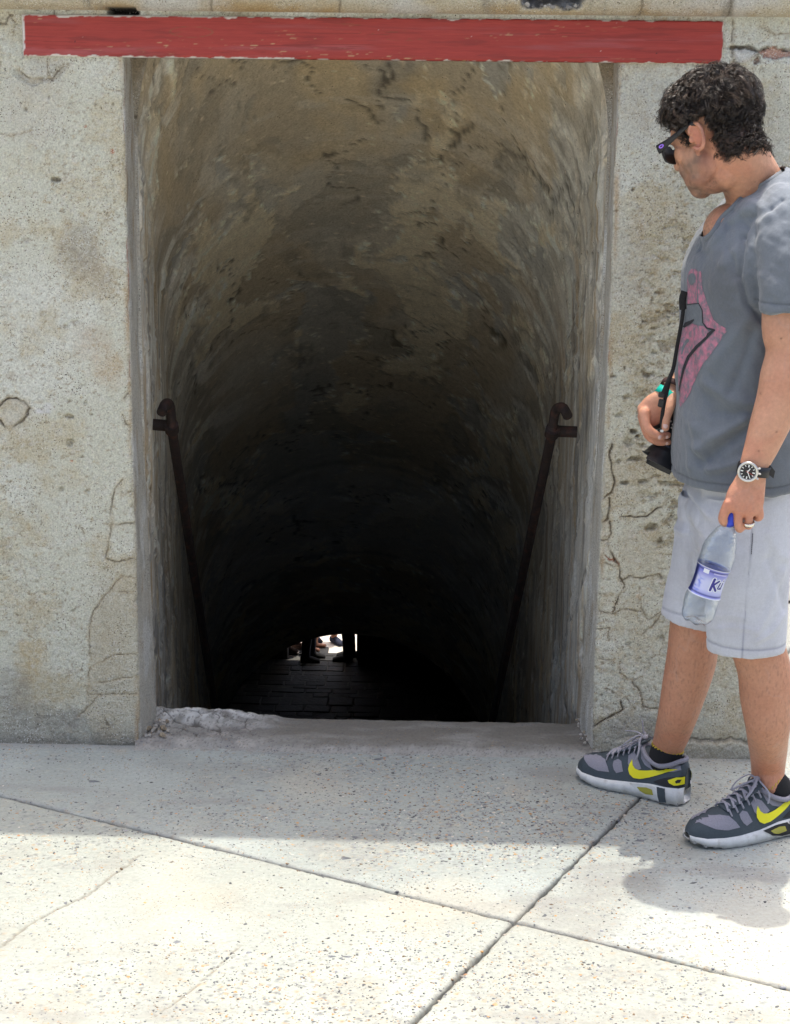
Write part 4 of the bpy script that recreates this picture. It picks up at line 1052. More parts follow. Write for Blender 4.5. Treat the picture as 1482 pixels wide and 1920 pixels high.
pinkm = material('pink_print', (0.46, 0.165, 0.23), rough=0.9, var=0.15, vscale=160, tint=((0.150, 0.150, 0.175), 85, 0.37, 0.66))
inkm = material('black_print', (0.028, 0.028, 0.033), rough=0.9, var=0.2, vscale=150)
greyp = material('grey_print', (0.135, 0.15, 0.168), rough=0.9, var=0.12, vscale=150)
tealm = material('teal_band', (0.0, 0.42, 0.33), rough=0.45)
brownb = material('brown_cord', (0.045, 0.02, 0.018), rough=0.8, bump=0.001, bscale=300)
steel = material('brushed_steel', (0.62, 0.61, 0.58), rough=0.28, metal=1.0)
goldw = material('ring_metal', (0.85, 0.80, 0.68), rough=0.22, metal=1.0)
dialm = material('watch_dial', (0.012, 0.012, 0.014), rough=0.3)
whitem = material('white_paint', (0.75, 0.75, 0.72), rough=0.5)
shoeslate = material('slate_synthetic', (0.050, 0.066, 0.078), rough=0.55, spec=0.4, bump=0.0004, bscale=500, var=.08, vscale=200)
shoemesh = material('grey_mesh', (0.245, 0.240, 0.280), rough=0.9, bump=0.0009, bscale=650, var=.12, vscale=350)
shoeblack = material('black_synthetic', (0.018, 0.019, 0.023), rough=0.5, spec=0.4)
solem = material('white_sole', (0.60, 0.61, 0.60), rough=0.6, var=.10, vscale=50, bump=.0006, bscale=120, tint=((.36, .34, .31), 35, .56, .8))
outm = material('dark_outsole', (0.30, 0.30, 0.29), rough=0.8)
yellm = material('yellow_synthetic', (0.76, 0.70, 0.02), rough=0.45, spec=0.4)
airm = material('yellow_air_unit', (0.34, 0.32, 0.05), rough=0.15, spec=0.6)
lacem = material('grey_lace', (0.30, 0.295, 0.335), rough=0.95, bump=.0006, bscale=900, var=.12, vscale=500)
sockm = material('black_sock', (0.012, 0.012, 0.014), rough=0.95, bump=.0008, bscale=600)
sockd = material('yellow_stitch', (0.48, 0.34, 0.04), rough=0.9)
nailm = material('fingernail', (0.62, 0.42, 0.38), rough=0.28, spec=0.5)

person = root('person', (0.72, 3.80, 0.0), 'dark haired man in grey shirt and pale shorts walking beside the doorway', 'person')

def shoe_matrix(loc, ang):
    return Matrix.Translation(Vector(loc)) @ Matrix.Rotation(ang, 4, 'Z')
hf = G(1268, 1512); tf = G(1098, 1464); df = (tf - hf).normalized(); ANGF = math.atan2(-df.y, -df.x)
cf_ = (hf + tf)/2 + Vector((.010, .030, 0)); MF = shoe_matrix((cf_.x, cf_.y, .003), ANGF)
tn = G(1296, 1592) + Vector((0, .012, 0)); ANGN = math.radians(26)
cn_ = tn + Vector((math.cos(ANGN), math.sin(ANGN), 0))*.145; MN = shoe_matrix((cn_.x, cn_.y, .003), ANGN)
def sp(M_, x, y, z): return M_ @ Vector((x - .15, y, z))
def unproj(v):
    d = Vector(v) - Vector((0, 0, EYE)); c = M.to_3x3().transposed() @ d
    return 741 + FPX*c.x/-c.z, 960 - FPX*c.y/-c.z
AF = sp(MF, .232, 0, .10); AN = sp(MN, .232, 0, .10)
print('DBG far ankle', AF, unproj(AF), 'near', AN, unproj(AN))

# ---- head frame (turned away from the camera, bowed)
HPSI, HPIT = math.radians(42), math.radians(26)
HF = Vector((-math.cos(HPSI)*math.cos(HPIT), math.sin(HPSI)*math.cos(HPIT), -math.sin(HPIT)))
HL = Vector((-math.sin(HPSI), -math.cos(HPSI), 0))
HU = HF.cross(HL)
EAR = px(1306, 262, 3.715)
HC = EAR - HL*0.079
def hd(f, l, u): return HC + HF*f + HL*l + HU*u
HR = Matrix((HF, HL, HU)).transposed()

b = Soup()
E_ = lambda f, l, u, r, R=None: b.add(*ell_vf(hd(f, l, u), r, HR if R is None else HR @ R, 28, 18))
E_(-.004, 0, .052, (.096, .077, .082))
E_(.045, 0, .030, (.050, .060, .062))
E_(.044, 0, -.018, (.045, .059, .062))
E_(.040, 0, -.058, (.044, .051, .040))
E_(.076, 0, -.078, (.022, .030, .021))
E_(.030, 0, -.078, (.045, .044, .026)); E_(.000, 0, -.075, (.040, .046, .034))
for s in (-1, 1):
    E_(.016, .048*s, -.048, (.030, .018, .030)); E_(.036, .045*s, -.064, (.034, .016, .020)); E_(.035, .050*s, -.030, (.034, .016, .034)); E_(.062, .040*s, -.004, (.022, .022, .022))
    E_(.078, .026*s, .034, (.016, .026, .011)); E_(.064, .032*s, -.036, (.027, .022, .032)); E_(.070, .024*s, -.058, (.022, .020, .024))
    E_(.045, .040*s, -.068, (.030, .016, .018))
b.add(*tube_vf([hd(.086, 0, .028), hd(.100, 0, .008), hd(.110, 0, -.012)], [.009, .010, .012], 12, sub=2))
for s in (-1, 1): E_(.095, .011*s, -.016, (.010, .007, .007))
E_(.084, 0, -.066, (.017, .028, .022)); E_(.092, 0, -.040, (.010, .024, .006)); E_(.091, 0, -.050, (.010, .021, .007))
# ears
for s in (-1, 1):
    rimp = []
    for k in range(11):
        w = math.radians(-60 + 285*k/10)
        ru = .0285; rf = .0165
        rimp.append(hd(-.010 - rf*math.sin(w - 1.2)*0 - rf*math.cos(w)*1.0 if False else -.008 - rf*math.sin(w), (.083 + .006*abs(math.sin(w*.5)))*s, .004 - ru*math.cos(w)*-1.0))
    b.add(*tube_vf(rimp, [.0050]*len(rimp), 10, sub=2))
    E_(-.006, .079*s, .006, (.014, .0055, .024)); E_(.004, .0825*s, -.024, (.008, .0055, .011)); E_(.011, .080*s, .004, (.005, .006, .008))
# neck and chest core
neck0 = hd(-.030, 0, -.035)
b.add(*tube_vf([hd(-.028, 0, .005), neck0, px(1412, 345, 3.80), px(1432, 400, 3.81), px(1445, 450, 3.82)],
               [(.060, .058), (.060, .059), (.064, .064), (.078, .085), (.10, .12)], 28, ref=(1, 0, 0), sub=4))
b.add(*ell_vf(px(1415, 475, 3.82), (.085, .120, .09), None, 28, 18))
b.add(*ell_vf(px(1370, 434, 3.800), (.058, .075, .060), None, 28, 18))
b.add(*ell_vf(px(1462, 400, 3.81), (.060, .110, .050), None, 28, 18))
# near arm
SY = 3.63
arm = [(1482, 440, SY + .02, .036), (1477, 520, SY, .044), (1472, 610, SY - .02, .0475), (1478, 655, SY - .025, .0455), (1474, 705, SY - .03, .0530), (1461, 750, SY - .04, .0475), (1444, 795, SY - .05, .0415), (1428, 838, SY - .06, .0355), (1416, 868, SY - .065, .0305), (1410, 893, SY - .068, .0290)]
b.add(*tube_vf([px(a, c, d) for a, c, d, r in arm], [(r, r*.92 if i < 7 else r*.78) for i, (_, _, _, r) in enumerate(arm)], 26, ref=(1, 0, 0), sub=4))
HY = SY - .070
b.add(*tube_vf([px(1411, 888, HY), px(1405, 910, HY), px(1398, 932, HY - .004), px(1394, 952, HY - .006)], [(.0290, .021), (.0345, .0195), (.040, .0190), (.0405, .0165)], 22, ref=(1, 0, 0), sub=3))
def digit(pts, rad): b.add(*tube_vf([px(*p) for p in pts], rad, 14, sub=3))
Yk = HY - .008
digit([(1365, 946, Yk), (1357, 966, Yk), (1356, 975, Yk + .004), (1361, 980, Yk + .020), (1370, 976, Yk + .036)], [.0112, .0104, .0102, .0096, .009])
digit([(1385, 950, Yk), (1384, 975, Yk), (1386, 989, Yk + .004), (1388, 990, Yk + .024), (1385, 975, Yk + .040)], [.0100, .0094, .0094, .0092, .009])
digit([(1403.5, 950, Yk), (1404.5, 974, Yk), (1404.5, 985, Yk + .004), (1403, 984, Yk + .024), (1400, 970, Yk + .038)], [.0094, .0086, .0086, .0085, .0082])
digit([(1421, 944, Yk + .002), (1425, 962, Yk + .002), (1424, 970, Yk + .006), (1418, 970, Yk + .022), (1414, 960, Yk + .034)], [.0094, .0086, .0084, .0082, .008])
digit([(1398, 912, HY + .020), (1378, 935, HY + .036), (1366, 955, HY + .044), (1366, 972, HY + .044)], [.014, .0125, .0110, .009])
for kx, ky in ((1366, 944), (1386, 947), (1403, 947), (1418, 942)): b.add(*ell_vf(px(kx, ky, Yk - .002), .0112, None, 14, 10))
# far arm, bent across the belly to the camera
far = [(1462, 420, 3.99, .050), (1440, 560, 4.04, .046), (1400, 655, 4.06, .045), (1340, 690, 4.02, .040), (1290, 712, 3.94, .033), (1264, 734, 3.885, .026)]
b.add(*tube_vf([px(a, c, d) for a, c, d, r in far], [r for *_, r in far], 22, sub=4, ref=(0, 1, 0)))
FY = 3.865
b.add(*tube_vf([px(1266, 730, FY + .01), px(1250, 748, FY), px(1233, 763, FY), px(1214, 779, FY + .002)], [(.020, .024), (.019, .029), (.0175, .034), (.0150, .031)], 20, ref=(0, 1, 0), sub=3))
digit([(1208, 774, FY - .016), (1212, 798, FY - .026), (1224, 811, FY - .028), (1240, 819, FY - .026)], [.0125, .0108, .0098, .0084])
digit([(1206, 780, FY - .002), (1214, 808, FY - .006), (1232, 817, FY - .008), (1252, 816, FY - .006)], [.0125, .0108, .0096, .0082])
digit([(1207, 786, FY + .012), (1216, 816, FY + .008), (1234, 828, FY + .006), (1253, 829, FY + .006)], [.0120, .0104, .0094, .0080])
digit([(1212, 788, FY + .028), (1222, 812, FY + .026), (1240, 822, FY + .024)], [.011, .0092, .0080])
digit([(1262, 744, FY - .014), (1255, 765, FY - .034), (1249, 784, FY - .040), (1248, 802, FY - .040)], [.0150, .0122, .0108, .0092])
# legs
far_leg = [(1325, 1095, 3.935, .060), (1305, 1160, 3.945, .058), (1298, 1230, 3.955, .0590), (1284, 1290, 3.965, .0540), (1270, 1345, 3.970, .0465), (1255, 1392, AF.y, .0395)]
b.add(*tube_vf([px(a, c, d) for a, c, d, r in far_leg] + [AF + Vector((0, 0, .005)), sp(MF, .230, 0, .088)], [r for *_, r in far_leg] + [(.0350, .031), (.030, .026)], 26, ref=(1, 0, 0), sub=4))
near_leg = [(1405, 1130, 3.737, .060), (1418, 1200, 3.735, .060), (1433, 1255, 3.735, .0590), (1438, 1310, 3.735, .0590), (1440, 1365, 3.735, .0490), (1441, 1425, AN.y, .0405), (1441, 1465, AN.y, .0370)]
b.add(*tube_vf([px(a, c, d) for a, c, d, r in near_leg] + [AN + Vector((0, 0, .005)), sp(MN, .230, 0, .088)], [r for *_, r in near_leg] + [(.0350, .031), (.030, .026)], 26, ref=(1, 0, 0), sub=4))
# trunk core so that everything is one body
b.add(*ring_loft([(px(1410, 480, 3.82), (.10, 0, 0), (0, .15, 0)), (px(1410, 700, 3.82), (.105, 0, 0), (0, .14, 0)), (px(1400, 880, 3.83), (.095, 0, 0), (0, .14, 0)), (px(1385, 980, 3.84), (.085, 0, 0), (0, .13, 0))], 28, 3))
for (p0, p1) in (((1395, 960, 3.76), (1415, 1140, 3.73)), ((1375, 960, 3.92), (1330, 1090, 3.93))):
    b.add(*tube_vf([px(*p0), px(*p1)], [.065, .055], 20))
V, F, N = remesh(b, 0.0029, 3)
hdv = V - np.array(HC)
lf_, ll_, lu_ = hdv @ np.array(HF), hdv @ np.array(HL), hdv @ np.array(HU)
c = np.zeros(V.shape) + np.array((0.535, 0.285, 0.182))
n1 = fbm(V[:, 0]*14, V[:, 1]*14, V[:, 2]*14, 4); n2 = fbm(V[:, 0]*70, V[:, 1]*70, V[:, 2]*70, 3)
c = mixc(c, (0.43, 0.185, 0.11), sstep(-.2, .4, n1)*.45); c = mixc(c, (0.58, 0.31, 0.20), sstep(.1, .4, n2)*.2)
ishead = (V[:, 2] > 1.40)
face = ishead & (lf_ > -.06)
# stubble over jaw, chin and cheek
st = face*sstep(-.012, -.040, lu_ + .012*n1 - .35*np.clip(.030 - lf_, 0, .03))*sstep(-.016, .010, lf_ + .25*(lu_ + .05))*sstep(-.135, -.105, lu_)
stn = .72 + .28*sstep(-.25, .25, fbm(V[:, 0]*60, V[:, 1]*60, V[:, 2]*60, 2))
c = mixc(c, (0.150, 0.098, 0.076), np.clip(st*stn*.80, 0, 1))
nape = ishead*sstep(-.020, -.036, lf_ + .010*n1)*sstep(-.058, -.044, lu_ + .3*(lf_ + .08) + .008*n2)*(lu_ < .06)
c = mixc(c, (0.022, 0.016, 0.013), np.clip(nape, 0, 1)*.93)
# ruddier ear, knuckles
ear = ishead*np.exp(-((lf_ + .006)/.022)**2 - ((lu_ - .002)/.034)**2)*sstep(.074, .082, np.abs(ll_))
c = mixc(c, (0.52, 0.17, 0.105), ear*.7)
hc_ = np.array(px(1393, 955, Yk)); c = mixc(c, (0.50, 0.20, 0.14), np.exp(-(np.linalg.norm(V - hc_, axis=1)/.05)**2)*.5)
fc_ = np.array(px(1225, 800, FY)); c = mixc(c, (0.53, 0.20, 0.15), np.exp(-(np.linalg.norm(V - fc_, axis=1)/.05)**2)*.6)
legm = (V[:, 2] < .62)
c = mixc(c, (0.42, 0.185, 0.105), legm*.45)
c = mixc(c, (0.20, 0.11, 0.08), legm*sstep(.12, .42, fbm(V[:, 0]*230, V[:, 1]*230, V[:, 2]*70, 2))*.38)
c = mixc(c, (0.44, 0.30, 0.26), sstep(.012, .004, np.abs(fbm(V[:, 0]*9 + 4, V[:, 1]*9, V[:, 2]*5, 3)))*.18)
c = mixc(c, (0.50, 0.17, 0.10), sstep(.05, .35, fbm(V[:, 0]*8 + 20, V[:, 1]*8, V[:, 2]*8, 4))*.30)
for mx, my, my2 in ((1357, 308, 3.74), (1375, 308, 3.74), (1387, 318, 3.74), (1407, 296, 3.74), (1413, 340, 3.74), (1463, 633, 3.58), (1434, 682, 3.57), (1428, 740, 3.56), (1459, 812, 3.53), (1425, 848, 3.53), (1427, 1066, 3.7), (1446, 1354, 3.70), (1270, 1265, 3.9), (1281, 300, 3.72)):
    q = np.array(px(mx, my, my2)); dd = np.linalg.norm((V - q)*np.array((1, .15, 1)), axis=1)
    c = mixc(c, (0.10, 0.045, 0.03), sstep(.0040, .0012, dd)*.9)
chest = sstep(.02, .0, np.abs(V[:, 0] - px(1332, 430, 3.72).x))*((V[:, 2] < 1.50) & (V[:, 2] > 1.38))
c = mixc(c, (0.12, 0.07, 0.05), chest*sstep(.05, .3, fbm(V[:, 0]*350, V[:, 1]*350, V[:, 2]*120, 2))*.6)
V = V + N*(0.0009*n1 + .0002*n2)[:, None]
body = obj('body', V, F, skinm, person, col=c)
body_bvh = bvh_of(V, F)

# ---- hair
SC = [hd(-.006, 0, .058)]
def scalp_pt(d):
    """d in head frame"""
    return hd(-.006 + d.x*.098, d.y*.081, .049 + d.z*.085)
def on_hair(d, p_):
    f, l, u = (p_ - HC).dot(HF), (p_ - HC).dot(HL), (p_ - HC).dot(HU)
    # hairline: forehead, sideburn, around the ear, nape
    lim = -.012 + .052*float(sstep(-.005, .030, f)) + .046*float(sstep(.040, .075, f))
    if abs(l) > .050 and -.036 < f < .022: lim = max(lim, .040)
    if abs(l) > .055 and .022 <= f < .036: lim = .000
    if f < -.035: lim = -.052
    return u > lim
hrng = random.Random(21)
HV, HFc, HCo, nv = [], [], [], 0
HV = []; HFs = []; HCl = []
def hair_tube(pts, r0, colr, ns=3):
    base = len(HV); m = len(pts)
    for i, p_ in enumerate(pts):
        t = (pts[min(i + 1, m - 1)] - pts[max(i - 1, 0)]).normalized(); a = t.orthogonal().normalized(); bb = t.cross(a)
        r = r0*(1 - .55*i/(m - 1))
        for k in range(ns):
            w = 2*math.pi*k/ns; HV.append(tuple(p_ + a*(r*math.cos(w)) + bb*(r*math.sin(w)))); HCl.append(colr)
    for i in range(m - 1):
        for k in range(ns):
            k2 = (k + 1) % ns; HFs.append((base + i*ns + k, base + i*ns + k2, base + (i + 1)*ns + k2, base + (i + 1)*ns + k))
def lock(p_, nrm, along, L, rad, turns, lift, nst, thick, seed_col):
    """one curl of several strands lying over the scalp"""
    side = nrm.cross(along).normalized(); ph = hrng.uniform(0, 6.28); sgn = hrng.choice((-1, 1))
    for s_ in range(nst):
        dph = hrng.gauss(0, .28); off = along*hrng.gauss(0, .0018) + side*hrng.gauss(0, .0022); rr = rad*hrng.uniform(.8, 1.2)
        pts = []
        for i in range(15):
            t = i/14
            w = ph + dph + sgn*turns*6.283*t
            ctr = p_ + off + along*(L*t) + nrm*(lift*math.sin(min(t*1.5, 1.57)) - .35*L*t*t*.6)
            pts.append(ctr + (side*math.cos(w) + nrm*math.sin(w)*.9)*(rr*min(1, t*4)))
        k = hrng.uniform(.7, 1.5)
        hair_tube(pts, thick*hrng.uniform(.8, 1.2), tuple(q*k for q in seed_col))
nl = 0
while nl < 1700:
    d = Vector((hrng.gauss(0, 1), hrng.gauss(0, 1), hrng.gauss(0, 1))).normalized()
    p_ = scalp_pt(d)
    if not on_hair(d, p_): continue
    nrm = (HF*(d.x/.102) + HL*(d.y/.083) + HU*(d.z/.090)).normalized()
    f = (p_ - HC).dot(HF); u = (p_ - HC).dot(HU)
    down = (-HU*.8 + HF*(.55 if f > .02 else -.35) + Vector((hrng.gauss(0, .5), hrng.gauss(0, .5), hrng.gauss(0, .5))))
    along = (down - nrm*down.dot(nrm)).normalized()
    top = float(sstep(.02, .09, u))
    L = hrng.uniform(.016, .048)*(.45 + .75*top); low_ = 1 - float(sstep(-.04, .03, u))
    lay = hrng.uniform(0, 1)
    base = p_ + nrm*(.001 + (.005 + .010*top)*lay)
    lp = (p_ - HC).dot(HL)
    if f > .03 and u < .105: L *= .45
    if abs(lp) > .05 and -.05 < f < .04 and u < .055: L *= .5
    colr = hrng.choice([(.020, .014, .011), (.028, .019, .014), (.045, .030, .021), (.016, .013, .012), (.075, .050, .035) if top > .6 else (.02, .014, .011)])
    if hrng.random() < .05: colr = (.10, .08, .065)
    lock(base, nrm, along, L, hrng.uniform(.0024, .0100)*(1 - .35*low_), hrng.uniform(.35, 1.1), .003 + .006*top*hrng.random(), 7, .00052, colr)
    nl += 1
# short curls round the nape and the temple, and a few flyaways
for k in range(150):
    d = Vector((-hrng.uniform(.2, 1), hrng.choice((-1, 1))*hrng.uniform(.2, .8), -hrng.uniform(.45, 1.0))).normalized()
    p_ = scalp_pt(d); u = (p_ - HC).dot(HU)
    lq = (p_ - HC).dot(HL); fq = (p_ - HC).dot(HF)
    if u < -.050 or not on_hair(d, p_ + HU*.012): continue
    nrm = (HF*(d.x/.102) + HL*(d.y/.083) + HU*(d.z/.090)).normalized()
    along = (-HU + nrm*.25 + HF*hrng.gauss(0, .3)).normalized()
    lock(p_, nrm, along, hrng.uniform(.016, .030), hrng.uniform(.003, .007), hrng.uniform(.6, 1.3), .003, 4, .0006, (.024, .017, .013))
for k in range(330):
    u0 = hrng.uniform(-.056, .0); w = math.radians(hrng.uniform(95, 265)); dr = (HF*math.cos(w) + HL*math.sin(w)).normalized()
    o0 = hd(-.022, 0, u0); h, nn_, i_, t_ = body_bvh.ray_cast(o0, dr)
    if h is None or (h - o0).length > .12: continue
    if u0 < -.030 - .045*abs(math.cos(w))**.5: continue
    fq = (h - HC).dot(HF)
    if fq > -.030: continue
    along = (-HU + dr*.12 + (HF*hrng.gauss(0, .35))).normalized()
    lock(h - dr*.002, dr, along, hrng.uniform(.012, .024), hrng.uniform(.003, .008), hrng.uniform(.5, 1.2), .004, 6, .0006, hrng.choice([(.024, .017, .013), (.035, .024, .017)]))
for k in range(130):
    d = Vector((hrng.gauss(-.2, .7), hrng.gauss(0, .8), abs(hrng.gauss(.5, .6)))).normalized(); p_ = scalp_pt(d)
    nrm = (HF*d.x + HL*d.y + HU*d.z).normalized(); al = (nrm*.6 + Vector((hrng.gauss(0, .7), hrng.gauss(0, .7), hrng.gauss(0, .5)))).normalized()
    lock(p_ + nrm*.009, nrm, al, hrng.uniform(.014, .026), .004, .9, .004, 1, .0004, (.05, .035, .025))
capm = Soup()
hairobj = None
hs = Soup()
# solid under-layer so no scalp shows
for i in range(0, 1):
    n_, m_ = 64, 40; VV = []; ok = {}
    for a_ in range(m_ + 1):
        th = math.pi*a_/m_
        for k_ in range(n_):
            w = 2*math.pi*k_/n_; d = Vector((math.sin(th)*math.cos(w), math.sin(th)*math.sin(w), math.cos(th)))
            p_ = scalp_pt(d); nrm = (HF*d.x + HL*d.y + HU*d.z).normalized()
            u = (p_ - HC).dot(HU); top = float(sstep(.02, .09, u))
            good = on_hair(d, p_)
            bmp = float(fbm(np.array([d.x*7]), np.array([d.y*7]), d.z*7, 3)[0])
            VV.append(p_ + nrm*((.000 + .007*top + .004*bmp) if good else -.010)); ok[(a_, k_)] = good
    FF = [(a_*n_ + k_, (a_ + 1)*n_ + k_, (a_ + 1)*n_ + (k_ + 1) % n_, a_*n_ + (k_ + 1) % n_) for a_ in range(m_) for k_ in range(n_)
          if ok[(a_, k_)] or ok[(a_ + 1, k_)] or ok[(a_, (k_ + 1) % n_)] or ok[(a_ + 1, (k_ + 1) % n_)]]
    base = len(HV); HV += [tuple(v) for v in VV]; HCl += [(.014, .010, .008)]*len(VV); HFs += [tuple(q + base for q in f_) for f_ in FF]
obj('hair', np.array(HV), HFs if False else np.array(HFs), hairm, person, col=np.array(HCl))
# sideburn and eyebrow tufts
for s in (-1, 1):
    eb = Soup()
    for k in range(60):
        t = hrng.random(); p_ = hd(.091 - .012*t, s*(.012 + .034*t), .036 + .004*math.sin(t*3) + hrng.gauss(0, .0015))
        eb.add(*tube_vf([p_, p_ + HL*(s*.006) + HU*.001 + HF*.002], [.0006, .0003], 4, cap=False))
    obj('eyebrow', eb.V, eb.F, hairm, person, col=[(.02, .014, .011)]*len(eb.V))


# ---- sunglasses: their own thing, resting on the ears
sg = root('sunglasses', tuple(hd(.085, 0, .02)), 'black wrap sunglasses with small purple mark worn by the man', 'sunglasses')
def bar(p0, p1, h0, h1, th, mat, name, parent, up=HU, lab=None, nseg=1):
    d = (p1 - p0).normalized(); s_ = d.cross(up).normalized(); V = []
    for p_, h in ((p0, h0), (p1, h1)):
        for a_, b_ in ((-1, -1), (1, -1), (1, 1), (-1, 1)): V.append(p_ + s_*(a_*th/2) + up*(b_*h/2))
    return obj(name, V, [(0, 1, 2, 3), (7, 6, 5, 4), (0, 4, 5, 1), (1, 5, 6, 2), (2, 6, 7, 3), (3, 7, 4, 0)], mat, parent, smooth=False, label=lab)
def curved_front():
    V = []; n = 28; rows = []
    for k in range(n + 1):
        t = -1 + 2*k/n
        l = .076*t; f = .112 - .022*abs(t)**2.6
        hh = .021*(1 - .25*abs(t)**3) if abs(t) > .14 else .006
        mid = .016 + (.004 if abs(t) < .14 else 0) + .004*abs(t)
        rows.append((f, l, mid - hh*1.15, mid + hh*.75))
    for f, l, u0, u1 in rows:
        for df in (0, -.0035):
            V.append(hd(f + df, l, u0)); V.append(hd(f + df, l, u1))
    F = []
    for k in range(n):
        a_ = k*4; c_ = (k + 1)*4
        F += [(a_, c_, c_ + 1, a_ + 1), (a_ + 3, c_ + 3, c_ + 2, a_ + 2), (a_ + 1, c_ + 1, c_ + 3, a_ + 3), (a_ + 2, c_ + 2, c_, a_)]
    F += [(0, 1, 3, 2), (n*4 + 2, n*4 + 3, n*4 + 1, n*4)]
    obj('frame', V, F, blackp, sg, smooth=False)
    for s in (-1, 1):
        V = []; m = 14
        for k in range(m):
            w = 2*math.pi*k/m; t = s*(.55 + .34*math.cos(w)); hh = .0165*math.sin(w)
            V.append(hd(.1135 - .022*abs(t)**2.6, .076*t, .0125 + hh))
        obj('lens', V, [tuple(range(m))], lensm, sg, smooth=False)
curved_front()
for s in (-1, 1):
    hinge = hd(.096, .0775*s, .021); mid_ = hd(.055, .0835*s, .0245); earp = hd(-.002, .0865*s, .033); tip = hd(-.022, .0845*s, .020)
    t_ = Soup(); 
    prev = None
    pts_ = catmull([tuple(hinge) + (.0105,), tuple(mid_) + (.0065,), tuple(earp) + (.0045,), tuple(tip) + (.0035,)], 6)
    t_.add(*tube_vf([Vector(q[:3]) for q in pts_], [(q[3], .0019) for q in pts_], 10, ref=HU))
    obj('temple', t_.V, t_.F, blackp, sg)
    m = 12; V = []
    for r in (1.0, .52):
        for k in range(m):
            w = 2*math.pi*k/m; V.append(hd(.082 + .0068*r*math.cos(w), (.0832)*s, .0225 + .0040*(r if r == 1 else .38)*math.sin(w)))
    obj('emblem', V, [(k, (k + 1) % m, m + (k + 1) % m, m + k) for k in range(m)], purplem, sg, smooth=False)

# ---- shirt
TD = math.radians(10)
TA = Vector((-math.cos(TD), -math.sin(TD), 0)); TB = Vector((math.sin(TD), -math.cos(TD), 0))
s = Soup()
rows = [ # front pixel x, pixel y, half depth, half width
 (1264, 898, .142, .178), (1263, 870, .142, .177), (1268, 815, .143, .174), (1273, 750, .140, .170), (1273, 690, .136, .168), (1282, 620, .131, .170), (1285, 560, .128, .176), (1288, 510, .126, .182), (1300, 475, .118, .186), (1322, 440, .105, .188), (1352, 405, .088, .186), (1385, 372, .068, .170), (1420, 345, .046, .125)]
rl = []
for fx, fy, ra, rb in rows:
    p_ = px(fx, fy, 3.80); ext = math.hypot(ra*math.cos(TD), rb*math.sin(TD))
    rl.append((Vector((p_.x + ext, 3.815, p_.z)), TA*ra, TB*rb))
s.add(*ring_loft(rl, 56, 5, 2.25))
# near sleeve
slv = [(1470, 376, 3.70, .058), (1480, 410, 3.655, .066), (1484, 460, 3.63, .0700), (1482, 520, 3.612, .0665), (1484, 560, 3.606, .0650), (1485, 588, 3.602, .0655)]
s.add(*tube_vf([px(a, c_, d) for a, c_, d, r in slv], [(r, r*.82) for *_, r in slv], 34, ref=(1, 0, 0), sub=5, cap=False))
s.add(*ell_vf(px(1472, 392, 3.69), (.064, .080, .054), None, 26, 16))
# far sleeve
s.add(*tube_vf([px(1462, 372, 3.93), px(1458, 430, 4.0), px(1446, 560, 4.04)], [.062, .070, .064], 28, sub=4, cap=False))
s.add(*ell_vf(px(1462, 385, 3.92), (.066, .09, .056), None, 26, 16))
s.add(*ell_vf(px(1448, 392, 3.725), (.070, .070, .040), None, 26, 16)); s.add(*ell_vf(px(1462, 366, 3.765), (.060, .085, .058), None, 26, 16)); s.add(*ell_vf(px(1402, 412, 3.77), (.058, .070, .052), None, 26, 16)); s.add(*ell_vf(px(1352, 445, 3.79), (.046, .075, .048), None, 26, 16))
V, F, N = remesh(s, 0.0036, 12)
# cut the V neck: drop the faces above the collar line
def collar_z(Vv):
    """height of the neckline above which the shirt is open, measured in the shirt frame"""
    c0 = rl[-2][0]
    rel = Vv - np.array(c0); aa = rel @ np.array(TA); bb = rel @ np.array(TB)
    return aa, bb
x_, y_, z_ = V[:, 0], V[:, 1], V[:, 2]
NECK = [(1492, 306), (1468, 318), (1452, 328), (1430, 342), (1405, 360), (1385, 374), (1365, 392), (1348, 411), (1334, 430), (1322, 447), (1312, 447)]
npl = [(px(a, b_, 3.76).x, px(a, b_, 3.76).z) for a, b_ in NECK] + [(.3, 2.0), (1.0, 2.0)]
openm = in_poly(x_, z_, npl) & (y_ > 3.685) & ((x_ < .675) | (y_ < 3.915))
fa = np.array(F) if not isinstance(F, np.ndarray) else F
Ff = fa[~openm[fa].all(1)]
# folds
def fold_lines(L, Vv, Yref):
    out = np.zeros(len(Vv))
    for pts, w, amp in L:
        pp = [px(a, b_, Yref) for a, b_ in pts]; d = seg_dist(Vv[:, 0], Vv[:, 2], [(q.x, q.z) for q in pp])
        out += amp*np.exp(-(d/(w/850.))**2)
    return out
front = V[:, 1] < 3.80
FL = [([(1395, 445), (1385, 520), (1400, 570), (1428, 600)], 5, -.006), ([(1462, 372), (1430, 395), (1398, 440)], 4, -.003),
      ([(1345, 470), (1375, 420), (1420, 385)], 9, .004), ([(1360, 500), (1390, 440), (1435, 400)], 8, .0035), ([(1378, 520), (1372, 470), (1405, 425)], 6, -.004),
      ([(1330, 480), (1345, 440), (1385, 400)], 7, -.003), ([(1400, 600), (1375, 640), (1340, 690)], 10, .003), ([(1410, 625), (1395, 680), (1370, 740)], 9, -.003),
      ([(1325, 872), (1345, 845), (1380, 815), (1410, 795)], 11, -.007), ([(1320, 850), (1350, 820), (1395, 790)], 10, .006), ([(1335, 885), (1375, 870), (1395, 860)], 8, .005),
      ([(1300, 700), (1298, 780), (1303, 890)], 4, .002), ([(1312, 810), (1316, 850), (1330, 880)], 7, .004), ([(1290, 640), (1310, 730), (1350, 770)], 14, -.003), ([(1330, 730), (1380, 750), (1420, 760)], 10, .003),
      ([(1340, 780), (1385, 775), (1415, 770)], 9, -.003)]
d_ = fold_lines(FL, V, 3.65)*front
